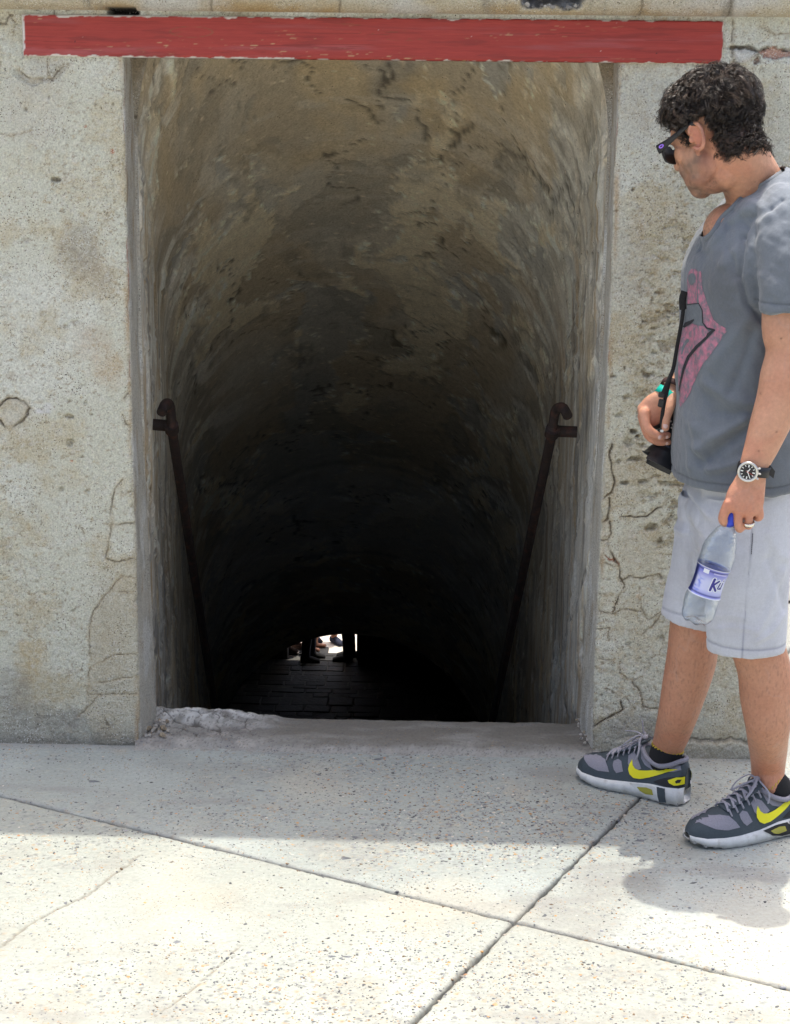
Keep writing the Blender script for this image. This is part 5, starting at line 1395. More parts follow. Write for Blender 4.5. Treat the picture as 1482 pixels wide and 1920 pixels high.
d_ *= 1.9; d_ += .0085*fbm(x_*9 + z_*4, y_*9, z_*4, 4) + .0032*fbm(x_*26 + z_*9, y_*26, z_*13, 3)
tq = x_*.55 + z_*.84; tp = x_*.84 - z_*.55
d_ += .0080*fbm(tp*5 + 3, y_*6, tq*17, 4)*sstep(1.30, 1.05, z_) + .0070*fbm(tq*5, y_*7, tp*20 + 4, 4)*sstep(1.12, 1.32, z_)
# sleeve creases run round the arm
slm = sstep(3.70, 3.66, y_)*sstep(1.20, 1.24, z_)
d_ += slm*.0060*fbm(x_*16 + z_*26, y_*8, z_*9 - x_*10, 3)
# hems: stitched groove above the lower edge and the sleeve edge
zh = px(1300, 900, 3.7).z + .012*(x_ - .6)
hem = np.exp(-((z_ - (z_.min() + .021))/.0022)**2)*(z_ < 1.0); d_ -= .0022*hem
zs_ = px(1450, 588, 3.6).z
slc = px(1484, 580, 3.605); slr = np.hypot(x_ - slc.x, y_ - slc.y)
hem2 = np.exp(-((z_ - (zs_ + .024))/.0022)**2)*(slr < .078)*(z_ > 1.1)*(z_ < 1.35); d_ -= .0018*hem2
V = V + N*d_[:, None]
V[:, 2] = np.where(z_ < z_.min() + .06, V[:, 2] + .0035*np.sin(x_*46 + y_*20)*sstep(z_.min() + .06, z_.min(), z_), V[:, 2])
c = np.zeros(V.shape) + np.array((0.130, 0.146, 0.166))
nn = fbm(x_*6, y_*6, z_*6, 4); c = mixc(c, (0.165, 0.183, 0.207), sstep(-.2, .4, nn)*.6); c = mixc(c, (0.09, 0.09, 0.095), sstep(.1, .4, fbm(x_*4 + 5, y_*4, z_*4, 3))*.5)
c = mixc(c, (0.23, 0.26, 0.30), sstep(1.30, 1.52, z_)*.5)                       # sunlight on the shoulders painted into the cloth colour
c = mixc(c, (0.20, 0.215, 0.235), np.clip(hem*0 + np.exp(-((z_ - z_.min() - .003)/.003)**2)*.6*(z_ < 1.0) + np.exp(-((z_ - zs_ - .002)/.003)**2)*.5*(slr < .078), 0, 1))
c = mixc(c, (0.06, 0.065, 0.07), np.clip(hem + hem2, 0, 1)*.5)
cV, cF, cC = compact(V, Ff, c)
shirt = obj('shirt', cV, cF, cloth_shirt, person, col=cC)
sh_bvh = bvh_of(cV, cF)
def cast_cam(bvh):
    eye = Vector((0, 0, EYE))
    def f(a, b_, off):
        d = cam_dir((a - 741.)/FPX, -(b_ - 960.)/FPX).normalized()
        h, n, i, t = bvh.ray_cast(eye, d)
        if h is None: return None
        if n.dot(d) > 0: n = -n
        return h + n*off
    return f
shc = cast_cam(sh_bvh)
# collar rib: a folded band round the opening
snapped = []
for q in catmull([(a, b_) for a, b_ in NECK[1:10]], 3):
    h = None
    for t_ in (1.5, 3, 5, 7, 10, 13, 16, 20, 25):
        h = shc(q[0] + .45*t_, q[1] + .9*t_, .0012)
        if h is not None and h.y < 3.82: break
        h = None
    if h is not None: snapped.append(h)
for _ in range(5): snapped = [snapped[0]] + [(snapped[i - 1] + snapped[i]*2 + snapped[i + 1])/4 for i in range(1, len(snapped) - 1)] + [snapped[-1]]
eye_ = Vector((0, 0, EYE))
snapped = [q + (eye_ - q).normalized()*.0022 for q in snapped]
V = []; F = []; wd_ = .0072
for i, h in enumerate(snapped):
    t_ = (snapped[min(i + 1, len(snapped) - 1)] - snapped[max(i - 1, 0)]).normalized(); tow = (eye_ - h).normalized(); up_ = t_.cross(tow).normalized()
    if up_.z < 0: up_ = -up_
    nr = up_.cross(t_).normalized(); nr = nr if nr.dot(tow) > 0 else -nr
    for a_, o_ in ((-1.35, -.0015), (-1.25, .0008), (0, .0022), (.6, .0016), (.8, -.0004), (.75, -.003)): V.append(h + up_*(wd_*a_) + nr*o_)
for i in range(len(snapped) - 1):
    for k in range(5): F.append((i*6 + k, i*6 + k + 1, (i + 1)*6 + k + 1, (i + 1)*6 + k))
rb = Soup(); rb.add(V, F)
obj('collar_rib', rb.V, rb.F, material('rib_knit', (0.16, 0.175, 0.195), rough=.95, bump=.0006, bscale=500, var=.08, vscale=300), shirt)
Z2 = lambda L: [(1180 + a*.22915, 480 + b_*.22915) for a, b_ in L]
def printp(poly, mat, off, name='print', lab=None):
    V, F = patch_vf(poly, shc, 2.4, off)
    if F: obj(name, V, F, mat, shirt, label=lab)
printp(Z2([(476, 215), (480, 175), (492, 130), (515, 106), (548, 106), (563, 130), (564, 180), (560, 240), (556, 385), (482, 392), (478, 300)]), pinkm, .0009)
printp(Z2([(570, 128), (590, 122), (596, 190), (600, 260), (635, 370), (690, 520), (735, 560), (790, 590), (800, 618), (762, 655), (750, 690), (700, 760), (650, 830), (600, 890), (570, 950), (545, 1010), (520, 1060), (500, 1120), (465, 1180), (420, 1236), (413, 1200), (420, 1050), (440, 960), (470, 880), (510, 810), (560, 760), (655, 668), (706, 612), (650, 598), (614, 560), (606, 500), (604, 440), (575, 385), (565, 300)]), pinkm, .0009)
printp(Z2([(446, 590), (470, 580), (520, 552), (560, 570), (610, 572), (655, 622), (640, 652), (590, 705), (540, 745), (470, 835), (440, 905), (425, 1000), (412, 1140), (405, 1000), (406, 760), (430, 650)]), pinkm, .0009)
printp(Z2([(490, 160), (512, 140), (540, 145), (552, 180), (545, 215), (520, 240), (496, 225), (486, 190)]), greyp, .0016)
printp(Z2([(484, 400), (572, 388), (602, 440), (606, 560), (570, 570), (530, 545), (520, 520), (480, 550), (452, 570), (456, 520)]), greyp, .0014)
printp(Z2([(444, 582), (462, 545), (500, 530), (536, 514), (536, 530), (512, 552), (480, 574), (460, 586)]), inkm, .0019)
printp(stroke_poly(Z2([(480, 398), (574, 387), (602, 440), (607, 545), (640, 590), (700, 606)]), [1.4, 1.4, 1.6, 1.8, 3, 4.5]), inkm, .0019)
printp(stroke_poly(Z2([(700, 606), (655, 640), (640, 665), (560, 740), (490, 825), (450, 930), (424, 1040), (414, 1100)]), [3, 6.5, 4.5, 5.5, 6, 4.5, 3, 1.5]), inkm, .0019)
printp(stroke_poly(Z2([(484, 690), (450, 730), (432, 800)]), [6, 6, 3]), greyp, .0014)

# ---- shorts
s = Soup()
s.add(*ring_loft([(px(1408, 862, 3.83), (.132, 0, 0), (0, .168, 0)), (px(1404, 920, 3.835), (.136, 0, 0), (0, .170, 0)), (px(1400, 980, 3.84), (.135, 0, 0), (0, .166, 0)), (px(1398, 1030, 3.84), (.110, 0, 0), (0, .15, 0))], 40, 4))
nl_ = [(1404, 930, 3.755, .108), (1402, 1000, 3.745, .1035), (1401, 1070, 3.74, .0960), (1401, 1130, 3.737, .0905), (1400, 1180, 3.735, .0865), (1399, 1218, 3.733, .0850)]
s.add(*tube_vf([px(a, c_, d) for a, c_, d, r in nl_], [(r, r*.90) for *_, r in nl_], 40, ref=(1, 0, 0), sub=4, cap=False))
fl_ = [(1368, 935, 3.915, .116), (1352, 1000, 3.925, .1060), (1333, 1070, 3.935, .0930), (1315, 1120, 3.945, .086), (1303, 1163, 3.95, .0800)]
s.add(*tube_vf([px(a, c_, d) for a, c_, d, r in fl_], [(r, r*.88) for *_, r in fl_], 40, ref=(1, 0, 0), sub=4, cap=False))
V, F, N = remesh(s, 0.0036, 3)
x_, y_, z_ = V[:, 0], V[:, 1], V[:, 2]
FL = [([(1285, 935), (1310, 960), (1335, 975)], 8, .006), ([(1262, 945), (1290, 962), (1320, 975)], 5, -.005), ([(1295, 925), (1320, 945), (1360, 950)], 9, -.004),
      ([(1300, 985), (1330, 1020), (1320, 1080)], 9, .005), ([(1318, 930), (1308, 990), (1318, 1060), (1325, 1150)], 7, -.008), ([(1265, 1045), (1290, 1050), (1315, 1045)], 6, .004), ([(1262, 1020), (1300, 1028), (1320, 1020)], 6, -.003),
      ([(1470, 1075), (1455, 1110), (1440, 1150), (1420, 1185)], 9, .006), ([(1478, 1150), (1462, 1105), (1440, 1050)], 8, -.005), ([(1472, 1160), (1450, 1185), (1420, 1200)], 7, .005), ([(1440, 1000), (1460, 1040), (1478, 1050)], 10, .005),
      ([(1335, 1165), (1370, 1155), (1400, 1160)], 6, .002), ([(1340, 1190), (1370, 1178), (1420, 1180)], 5, .002), ([(1425, 930), (1435, 990), (1450, 1040)], 12, -.004)]
d_ = fold_lines(FL, V, 3.66)*(y_ < 3.99) + .0050*fbm(x_*10, y_*10, z_*7, 4) + .0016*fbm(x_*30, y_*30, z_*24, 3)
# hems
zn = px(1399, 1228, 3.7).z; zf = px(1290, 1163, 3.93).z
nearp = y_ < 3.84
zhem = np.where(nearp, zn + .026, zf + .027 - .18*(x_ - .50)*0)
hm = np.exp(-((z_ - zhem)/.0020)**2); d_ -= .0022*hm
seamx = px(1402, 1080, 3.66).x
seam = np.exp(-((x_ - (seamx + .012*(z_ - .6)))/.0014)**2)*(y_ < 3.72)*(z_ < .93); d_ -= .0010*seam
V = V + N*d_[:, None]
c = np.zeros(V.shape) + np.array((0.505, 0.515, 0.555))
nn = fbm(x_*5, y_*5, z_*5, 4); c = mixc(c, (0.43, 0.425, 0.46), sstep(-.2, .35, nn)*.6); c = mixc(c, (0.57, 0.59, 0.66), sstep(.0, .4, fbm(x_*8 + 3, y_*8, z_*8, 3))*.5)
tw = fbm(x_*420, y_*420, z_*60, 2)*.5 + fbm(x_*60, y_*60, z_*420, 2)*.5
c = c*(1 + .10*tw)[:, None]
c = mixc(c, (0.17, 0.18, 0.24), np.clip(hm*.75 + seam*.55, 0, 1))
shorts = obj('shorts', V, F, cloth_short, person, col=c)
stx = Soup()                                          # pocket stitches under the hand
for k in range(11):
    p_ = px(1412 - k*.25, 1000 + k*3.6, 3.6); h, n_, i_, t_ = bvh_of(V, F).ray_cast(Vector((0, 0, EYE)), (p_ - Vector((0, 0, EYE))).normalized()) if k == 0 else stb.ray_cast(Vector((0, 0, EYE)), (p_ - Vector((0, 0, EYE))).normalized())
    if k == 0: stb = bvh_of(V, F)
    if h is not None: stx.add(*tube_vf([h + n_*.0006, h + n_*.0006 + Vector((0, 0, -.0035))], [.0007, .0007], 5, cap=False))
obj('pocket_stitch', stx.V, stx.F, inkm, shorts)

# ---- wrist wear, ring, nails
def band_round(c0, c1, ra, rb, ref, th, mat, name, parent, n=28, lab=None):
    """short tube band around a limb"""
    ax_ = (c1 - c0); V = []; F = []
    t = ax_.normalized(); r_ = Vector(ref); r_ = (r_ - t*r_.dot(t)).normalized(); q_ = r_.cross(t)
    for (cc, k) in ((c0, 0), (c0, th), (c1, th), (c1, 0)):
        for i in range(n):
            w = 2*math.pi*i/n; V.append(cc + r_*((ra + k)*math.cos(w)) + q_*((rb + k)*math.sin(w)))
    for k in range(4):
        for i in range(n):
            j = (i + 1) % n; F.append((k*n + i, k*n + j, ((k + 1) % 4)*n + j, ((k + 1) % 4)*n + i))
    return obj(name, V, F, mat, parent, label=lab)
band_round(px(1260, 739, FY + .004), px(1250, 751, FY), .0275, .0330, (0, 1, 0), .0012, tealm, 'wristband', person, lab='teal wristband')
band_round(px(1268, 724, FY + .016), px(1263, 733, FY + .009), .028, .031, (0, 1, 0), .0022, brownb, 'wristband', person, lab='dark brown cord wristband')
band_round(px(1404.2, 978.5, Yk + .000), px(1404.2, 984, Yk + .002), .0108, .0108, (1, 0, 0), .0012, goldw, 'ring', person, n=22)
def nail(c, nrm, up, w, h):
    nrm = Vector(nrm).normalized(); up = Vector(up); up = (up - nrm*up.dot(nrm)).normalized(); sd = nrm.cross(up); V = []; m = 14
    for r, o in ((1, 0), (.55, .0012)):
        for k in range(m):
            a_ = 2*math.pi*k/m; V.append(c + sd*(w*r*math.cos(a_)) + up*(h*r*math.sin(a_)) + nrm*o)
    F = [(k, (k + 1) % m, m + (k + 1) % m, m + k) for k in range(m)] + [tuple(range(m, 2*m))]
    obj('fingernail', V, F, nailm, person)
nail(px(1248, 798, FY - .0492), (0, -1, .25), (0, 0, 1), .0055, .0065)
nail(px(1237.5, 820, FY - .0345), (.2, -1, -.1), (1, 0, -.3), .0052, .004)
nail(px(1251, 820, FY - .0135), (.1, -1, -.6), (1, 0, 0), .0052, .0036)
nail(px(1251, 832, FY - .0015), (.1, -1, -.6), (1, 0, 0), .0050, .0034)

# ---- watch
WCN = px(1406, 880, HY - .030)
wa = root('wristwatch', tuple(WCN), 'steel wristwatch with black dial and strap on the near wrist', 'watch')
adir = (px(1411, 893, HY) - px(1418, 860, HY)).normalized()           # along the forearm, downwards
wn_ = Vector((-.28, -1, .12)).normalized(); wn_ = (wn_ - adir*wn_.dot(adir)).normalized(); ws = adir.cross(wn_).normalized()
wc = px(1413.5, 880, HY)
band_round(wc - adir*.0105, wc + adir*.0105, .0315, .0245, (1, 0, 0), .0030, blackp, 'strap', wa, n=36)
def disc(cc, nrm, r0, r1, h0, h1, mat, name, n=36):
    nrm = Vector(nrm).normalized(); a_ = adir - nrm*adir.dot(nrm); a_.normalize(); b_ = nrm.cross(a_); V = []
    for r, h in ((r0, h0), (r1, h1)):
        for k in range(n):
            w = 2*math.pi*k/n; V.append(cc + a_*(r*math.cos(w)) + b_*(r*math.sin(w)) + nrm*h)
    F = [(k, (k + 1) % n, n + (k + 1) % n, n + k) for k in range(n)] + [tuple(range(n, 2*n))]
    return obj(name, V, F, mat, wa, smooth=False)
wcc = wc + wn_*.0265 - ws*0 + (px(1406, 880, HY) - px(1413.5, 880, HY))
disc(wcc, wn_, .0205, .0205, -.004, .0055, steel, 'case'); 
def annul(cc, nrm, ri, ro, h, mat, name, n=40):
    a_ = (adir - nrm*adir.dot(nrm)).normalized(); b_ = nrm.cross(a_); V = []
    for r, hh in ((ro, h - .0015), (ro*.97, h), (ri, h - .0002), (ri*.98, h - .0012)):
        for k in range(n):
            w = 2*math.pi*k/n; V.append(cc + a_*(r*math.cos(w)) + b_*(r*math.sin(w)) + nrm*hh)
    F = []
    for q in range(3):
        for k in range(n): F.append((q*n + k, q*n + (k + 1) % n, (q + 1)*n + (k + 1) % n, (q + 1)*n + k))
    return obj(name, V, F, mat, wa)
annul(wcc, wn_, .0170, .0212, .0078, steel, 'bezel')
disc(wcc, wn_, .0172, .0172, .0050, .0062, dialm, 'dial')
a_ = (adir - wn_*adir.dot(wn_)).normalized(); b2_ = wn_.cross(a_)
def mark(w0, r0, r1, wd, mat, name, h=.0066):
    d = a_*math.cos(w0) + b2_*math.sin(w0); e = wn_.cross(d)
    V = [wcc + d*r0 - e*wd + wn_*h, wcc + d*r1 - e*wd + wn_*h, wcc + d*r1 + e*wd + wn_*h, wcc + d*r0 + e*wd + wn_*h]
    obj(name, V, [(0, 1, 2, 3)], mat, wa, smooth=False)
for k in range(12): mark(k*math.pi/6, .0112 if k % 3 else .0095, .0150, .0008 if k % 3 else .0012, whitem, 'hour_mark')
for k in range(60):
    if k % 5: mark(k*math.pi/30, .0152, .0164, .00025, whitem, 'minute_mark', .0064)
mark(2.7, -.002, .0085, .0010, whitem, 'hand', .0072); mark(.5, -.003, .0130, .0008, whitem, 'hand', .0076); mark(1.2, -.004, .0140, .0003, material('red_hand', (.6, .08, .05), rough=.4), 'hand', .0080)
for w0 in (-1.57, -1.1, -2.04):
    d = a_*math.cos(w0 + 3.14159) + b2_*math.sin(w0 + 3.14159)
    V, F = tube_vf([wcc + d*.020 + wn_*.001, wcc + d*.0245 + wn_*.001], [.0022, .0022], 10); obj('crown', V, F, steel, wa)
bar(px(1440, 878, HY - .004), px(1452, 890, HY - .004), .020, .016, .003, blackp, 'strap_end', wa, up=adir)

# ---- camera on its strap
CB = px(1286, 808, 3.915)
ca = root('camera', tuple(CB), 'black camera with petal lens hood hanging at the man\'s belly', 'camera')
LA = (px(1238, 874, 3.885) - px(1270, 812, 3.905)).normalized()
ex = Vector((0.10, 1, 0.0)).normalized(); ex = (ex - LA*ex.dot(LA)).normalized(); ez = ex.cross(LA).normalized()
RB_ = Matrix((ex, LA, ez)).transposed()
cb0 = px(1275, 803, 3.93)
V, F = box_vf(cb0, .125, .050, .088, RB_, bev=.010); obj('camera_body', V, F, blackp, ca, smooth=False)
V, F = box_vf(cb0 + ez*.052 + LA*.002, .050, .052, .030, RB_, bev=.010); obj('prism_housing', V, F, blackp, ca, smooth=False)
V, F = box_vf(cb0 - ex*.050 + LA*.026, .028, .022, .080, RB_, bev=.008); obj('grip', V, F, blackm, ca, smooth=False)
def lathe(c0, ax_, prof, mat, name, parent, n=36, cut=None):
    ax_ = ax_.normalized(); u_ = ax_.orthogonal().normalized() if parent is not ca else ex; v_ = ax_.cross(u_); V = []
    for (h, r) in prof:
        for k in range(n):
            w = 2*math.pi*k/n; rr = r; hh = h if cut is None else cut(h, w)
            V.append(c0 + ax_*hh + u_*(rr*math.cos(w)) + v_*(rr*math.sin(w)))
    F = [(i*n + k, i*n + (k + 1) % n, (i + 1)*n + (k + 1) % n, (i + 1)*n + k) for i in range(len(prof) - 1) for k in range(n)]
    return obj(name, V, F, mat, parent)
l0 = px(1266, 813, 3.905)
lathe(l0, LA, [(-.01, .031), (.010, .031), (.011, .033), (.024, .033), (.025, .0315), (.034, .0315), (.035, .034), (.046, .034), (.047, .036), (.055, .036)], blackp, 'lens_barrel', ca)
lathe(l0, LA, [(.0365, .0346), (.0375, .0350), (.0385, .0346)], material('dark_ring', (.02, .03, .06), rough=.25), 'lens_ring', ca)
def petal(h, w):
    return h if h < .07 else .066 + (.010 + .010*(.5 + .5*math.cos(2*w + .6)) ** .6 * (1.0 if math.cos(2*w + .6) > -.15 else .2))
n = 96; prof = [(.050, .0375), (.058, .0395), (.066, .0435), (.080, .0490), (.080, .0475), (.064, .0415), (.050, .0355)]
def hood():
    V = []
    for i, (h, r) in enumerate(prof):
        for k in range(n):
            w = 2*math.pi*k/n; sq = math.cos(2*w + .3)
            tall = .084 if sq > .25 else (.068 if sq < .05 else .068 + .016*(sq - .05)/.2)
            hh = h if h < .07 else tall
            rr = r if h < .07 else r + (.0035 if sq > .25 else -.001)
            V.append(l0 + LA*hh + ex*(rr*math.cos(w)) + ez*(rr*math.sin(w)))
    F = [(i*n + k, i*n + (k + 1) % n, (i + 1)*n + (k + 1) % n, (i + 1)*n + k) for i in range(len(prof) - 1) for k in range(n)]
    obj('lens_hood', V, F, blackp, ca, sharp=40)
hood()
for q in ((1258, 790), (1262, 796), (1260, 802)):
    V, F = ell_vf(px(q[0], q[1], 3.865), (.0030, .002, .0022), None, 10, 6); obj('button', V, F, steel if q[1] > 789 else blackp, ca)
def ribbon(pts, w, th, mat, name, parent, ref=(0, 1, 0)):
    V, F = tube_vf([px(*q) for q in pts], [(th, w)]*len(pts), 8, ref=ref, sub=4, cap=False); return obj(name, V, F, mat, parent, sharp=30)
ribbon([(1285, 548, 3.80), (1282, 575, 3.80), (1279, 600, 3.80), (1270, 650, 3.81), (1263, 690, 3.815), (1257, 708, 3.815), (1250, 738, 3.812), (1245, 760, 3.815), (1241, 790, 3.82), (1242, 806, 3.828)], .0042, .0008, blackm, 'strap', ca)
ribbon([(1284, 546, 3.795), (1280, 560, 3.795), (1281, 580, 3.80)], .0075, .0030, blackm, 'strap_pad', ca)
ribbon([(1262, 694, 3.812), (1250, 722, 3.803), (1243, 738, 3.802)], .0045, .0008, blackm, 'strap', ca)
V, F = box_vf(px(1241, 740, 3.805), .014, .006, .013, Matrix.Rotation(.15, 3, 'Y'), bev=.002); obj('buckle', V, F, blackp, ca, smooth=False)
V, F = box_vf(px(1240, 756, 3.806), .013, .007, .018, Matrix.Rotation(.15, 3, 'Y'), bev=.002); obj('buckle', V, F, blackp, ca, smooth=False)
V, F = box_vf(px(1241.5, 808, 3.822), .007, .003, .006, None, bev=.001); obj('strap_tag', V, F, whitem, ca, smooth=False)

# ---- bottle
petm = bpy.data.materials.new('clear_plastic'); petm.use_nodes = True
pn = petm.node_tree; PN = pn.nodes; PL = pn.links; PN.remove(PN['Principled BSDF']); po = [q for q in PN if q.type == 'OUTPUT_MATERIAL'][0]
tb = PN.new('ShaderNodeBsdfTransparent'); tb.inputs[0].default_value = (.93, .95, .97, 1)
gb = PN.new('ShaderNodeBsdfGlossy'); gb.inputs['Roughness'].default_value = .09; gb.inputs['Color'].default_value = (.95, .97, 1, 1)
lw = PN.new('ShaderNodeLayerWeight'); lw.inputs['Blend'].default_value = .22
mr_ = PN.new('ShaderNodeMapRange'); mr_.inputs['To Min'].default_value = .045; mr_.inputs['To Max'].default_value = .85; PL.new(lw.outputs['Facing'], mr_.inputs[0])
pw = PN.new('ShaderNodeMath'); pw.operation = 'POWER'; pw.inputs[1].default_value = 1.3; PL.new(mr_.outputs[0], pw.inputs[0])
nb_ = PN.new('ShaderNodeTexNoise'); nb_.inputs['Scale'].default_value = 70; tcb = PN.new('ShaderNodeTexCoord'); PL.new(tcb.outputs['Object'], nb_.inputs['Vector'])
bb_ = PN.new('ShaderNodeBump'); bb_.inputs['Distance'].default_value = .004; PL.new(nb_.outputs['Fac'], bb_.inputs['Height']); PL.new(bb_.outputs[0], gb.inputs['Normal'])
mxb = PN.new('ShaderNodeMixShader'); PL.new(pw.outputs[0], mxb.inputs[0]); PL.new(tb.outputs[0], mxb.inputs[1]); PL.new(gb.outputs[0], mxb.inputs[2]); PL.new(mxb.outputs[0], po.inputs['Surface'])
watm = bpy.data.materials.new('water'); watm.use_nodes = True; bs = watm.node_tree.nodes['Principled BSDF']
bs.inputs['Transmission Weight'].default_value = 1; bs.inputs['IOR'].default_value = 1.33; bs.inputs['Roughness'].default_value = .0; bs.inputs['Base Color'].default_value = (.95, .98, 1, 1)
b0 = px(1371.5, 968, Yk + .016); b1 = px(1303, 1163, Yk + .020)
BA = (b1 - b0).normalized(); BL = (b1 - b0).length
bo = root('water_bottle', tuple(b1), 'clear plastic water bottle with blue label held in the near hand', 'bottle')
bu = Vector((0, -1, 0)); bu = (bu - BA*bu.dot(BA)).normalized(); bv = BA.cross(bu)       # bu faces the camera, bv to one side
if bv.x < 0: bv = -bv
def bp(h, w, r): return b0 + BA*(h*BL) + bu*(r*math.cos(w)) + bv*(r*math.sin(w))
pr_ = [(.055, .0125), (.075, .0125), (.095, .0150), (.14, .0220), (.20, .0285), (.28, .0340), (.36, .0362), (.44, .0362), (.475, .0352), (.50, .0335), (.58, .0318), (.66, .0318), (.72, .0330), (.745, .0350), (.80, .0362), (.88, .0362), (.94, .0350), (.985, .0300)]
pr2 = catmull(pr_, 3); n = 60; V = []
rings_ = [(float(h), float(r)) for h, r in pr2]
def brad(h, w, r):
    k = float(sstep(.86, .99, h)); r2 = r*(1 - k*.16*(.5 - .5*math.cos(5*w)))
    cr = .0008*math.sin(3*w + 25*h)*float(sstep(.12, .3, h)) + .0010*float(fbm(np.array([math.cos(w)*2.2]), np.array([math.sin(w)*2.2]), h*9, 3)[0])
    return r2 + (cr if not .47 < h < .74 else 0)
for h, r in rings_:
    for k in range(n): w = 2*math.pi*k/n; V.append(bp(h, w, brad(h, w, r)))
F = [(i*n + k, i*n + (k + 1) % n, (i + 1)*n + (k + 1) % n, (i + 1)*n + k) for i in range(len(rings_) - 1) for k in range(n)]
base = len(V)
for q, (f_, hh) in enumerate(((.75, .012), (.45, -.004), (.15, -.02))):
    for k in range(n):
        w = 2*math.pi*k/n; V.append(bp(.985 + hh + .018*(.5 + .5*math.cos(5*w))*(1 if q == 0 else .4), w, .030*f_))
off_ = (len(rings_) - 1)*n
for q in range(3):
    o0 = off_ if q == 0 else base + (q - 1)*n; o1 = base + q*n
    F += [(o0 + k, o0 + (k + 1) % n, o1 + (k + 1) % n, o1 + k) for k in range(n)]
F.append(tuple(base + 2*n + k for k in range(n)))
# inner skin for a real wall thickness
V0 = list(V); F0 = list(F); m0 = len(V)
ctrax = lambda v: b0 + BA*((v - b0).dot(BA))
for v in V0:
    c_ = ctrax(v); V.append(c_ + (v - c_)*.975)
F += [tuple(reversed([q + m0 for q in f_])) for f_ in F0]
F += [(k, m0 + k, m0 + (k + 1) % n, (k + 1) % n) for k in range(n)]
obj('bottle_shell', V, F, petm, bo)
bluecap = material('blue_cap', (0.02, 0.05, 0.55), rough=.35)
s = Soup(); s.add(*tube_vf([b0 - BA*.004, b0 + BA*.010], [.0145, .0145], 28, cap=True)); obj('cap', s.V, s.F, bluecap, bo)
# label
lab_c = []
V = []; hs_ = np.linspace(.470, .742, 22); n = 72
def lr(h): return float(np.interp(h, [.47, .50, .58, .66, .72, .742], [.0358, .0340, .0323, .0323, .0335, .0353])) + .0006
for h in hs_:
    for k in range(n): V.append(bp(h, 2*math.pi*k/n, lr(h)))
wv = np.array([2*math.pi*k/n for _ in hs_ for k in range(n)]); hv = np.repeat(hs_, n)
ang = (wv + math.pi) % (2*math.pi) - math.pi
lc = np.zeros((len(V), 3)) + np.array((.50, .52, .72))
lc = mixc(lc, (.13, .13, .52), sstep(.60, .50, hv)*.85); lc = mixc(lc, (.16, .17, .60), sstep(.66, .73, hv)*.7)
lc = mixc(lc, (.10, .16, .62), sstep(.0, .35, fbm(wv*3, hv*40, 3., 3))*sstep(-.35, -.75, ang)*.8)
lc = mixc(lc, (.012, .018, .11), sstep(-1.0, -1.25, ang)); lc = mixc(lc, (.10, .13, .45), (np.abs(ang) > 1.9)*.8)
lc = mixc(lc, (.72, .74, .76), ((hv < .482) | (hv > .733)).astype(float)); lc = mixc(lc, (.02, .03, .16), ((hv > .485) & (hv < .497) | (hv > .712) & (hv < .722)).astype(float)*.85)
F = [(i*n + k, i*n + (k + 1) % n, (i + 1)*n + (k + 1) % n, (i + 1)*n + k) for i in range(len(hs_) - 1) for k in range(n)]
labm = material('label_paper', attr=True, rough=.3, spec=.5)
label = obj('label', V, F, labm, bo, col=lc)
def lcast(a_, b_, off):
    # a_: metres round the label (towards +bv), b_: metres along the axis from its top
    h = .470 + b_/BL; return bp(h, a_/.033, lr(h) + off)
whitel = material('label_white', (.70, .72, .76), rough=.3); navyl = material('label_navy', (.035, .03, .23), rough=.3)
H0 = .034
def letters(polys, grow, mat, off, name):
    for pl, w in polys:
        V, F = patch_vf(stroke_poly(pl, [q + grow for q in w] if isinstance(w, list) else w + grow), lcast, .0022, off)
        if F: obj(name, V, F, mat, label)
# slanted K, then a narrower L-like stroke and the start of the next letter going round the side
KP = [([(.0035, .020), (.0015, .045)], .0052), ([(.0145, .0225), (.0035, .034)], .0045), ([(.0045, .033), (.0135, .044)], .0050),
      ([(.0195, .0265), (.0165, .0395), (.0205, .0395), (.0245, .0365)], .0034), ([(.0270, .0265), (.0250, .0400)], .0036), ([(.0272, .0215), (.0276, .0205)], .0030)]
letters(KP, .0036, whitel, .0004, 'lettering'); letters(KP, 0, navyl, .0008, 'lettering')
V, F = patch_vf([(-.024, .004), (-.012, .004), (-.012, .013), (-.024, .013)], lcast, .003, .0004); obj('print', V, F, whitel, label)
V, F = patch_vf([(-.002, .0075), (.030, .0075), (.030, .0105), (-.002, .0105)], lcast, .003, .0004); obj('print', V, F, material('label_lilac', (.45, .45, .70), rough=.3), label)

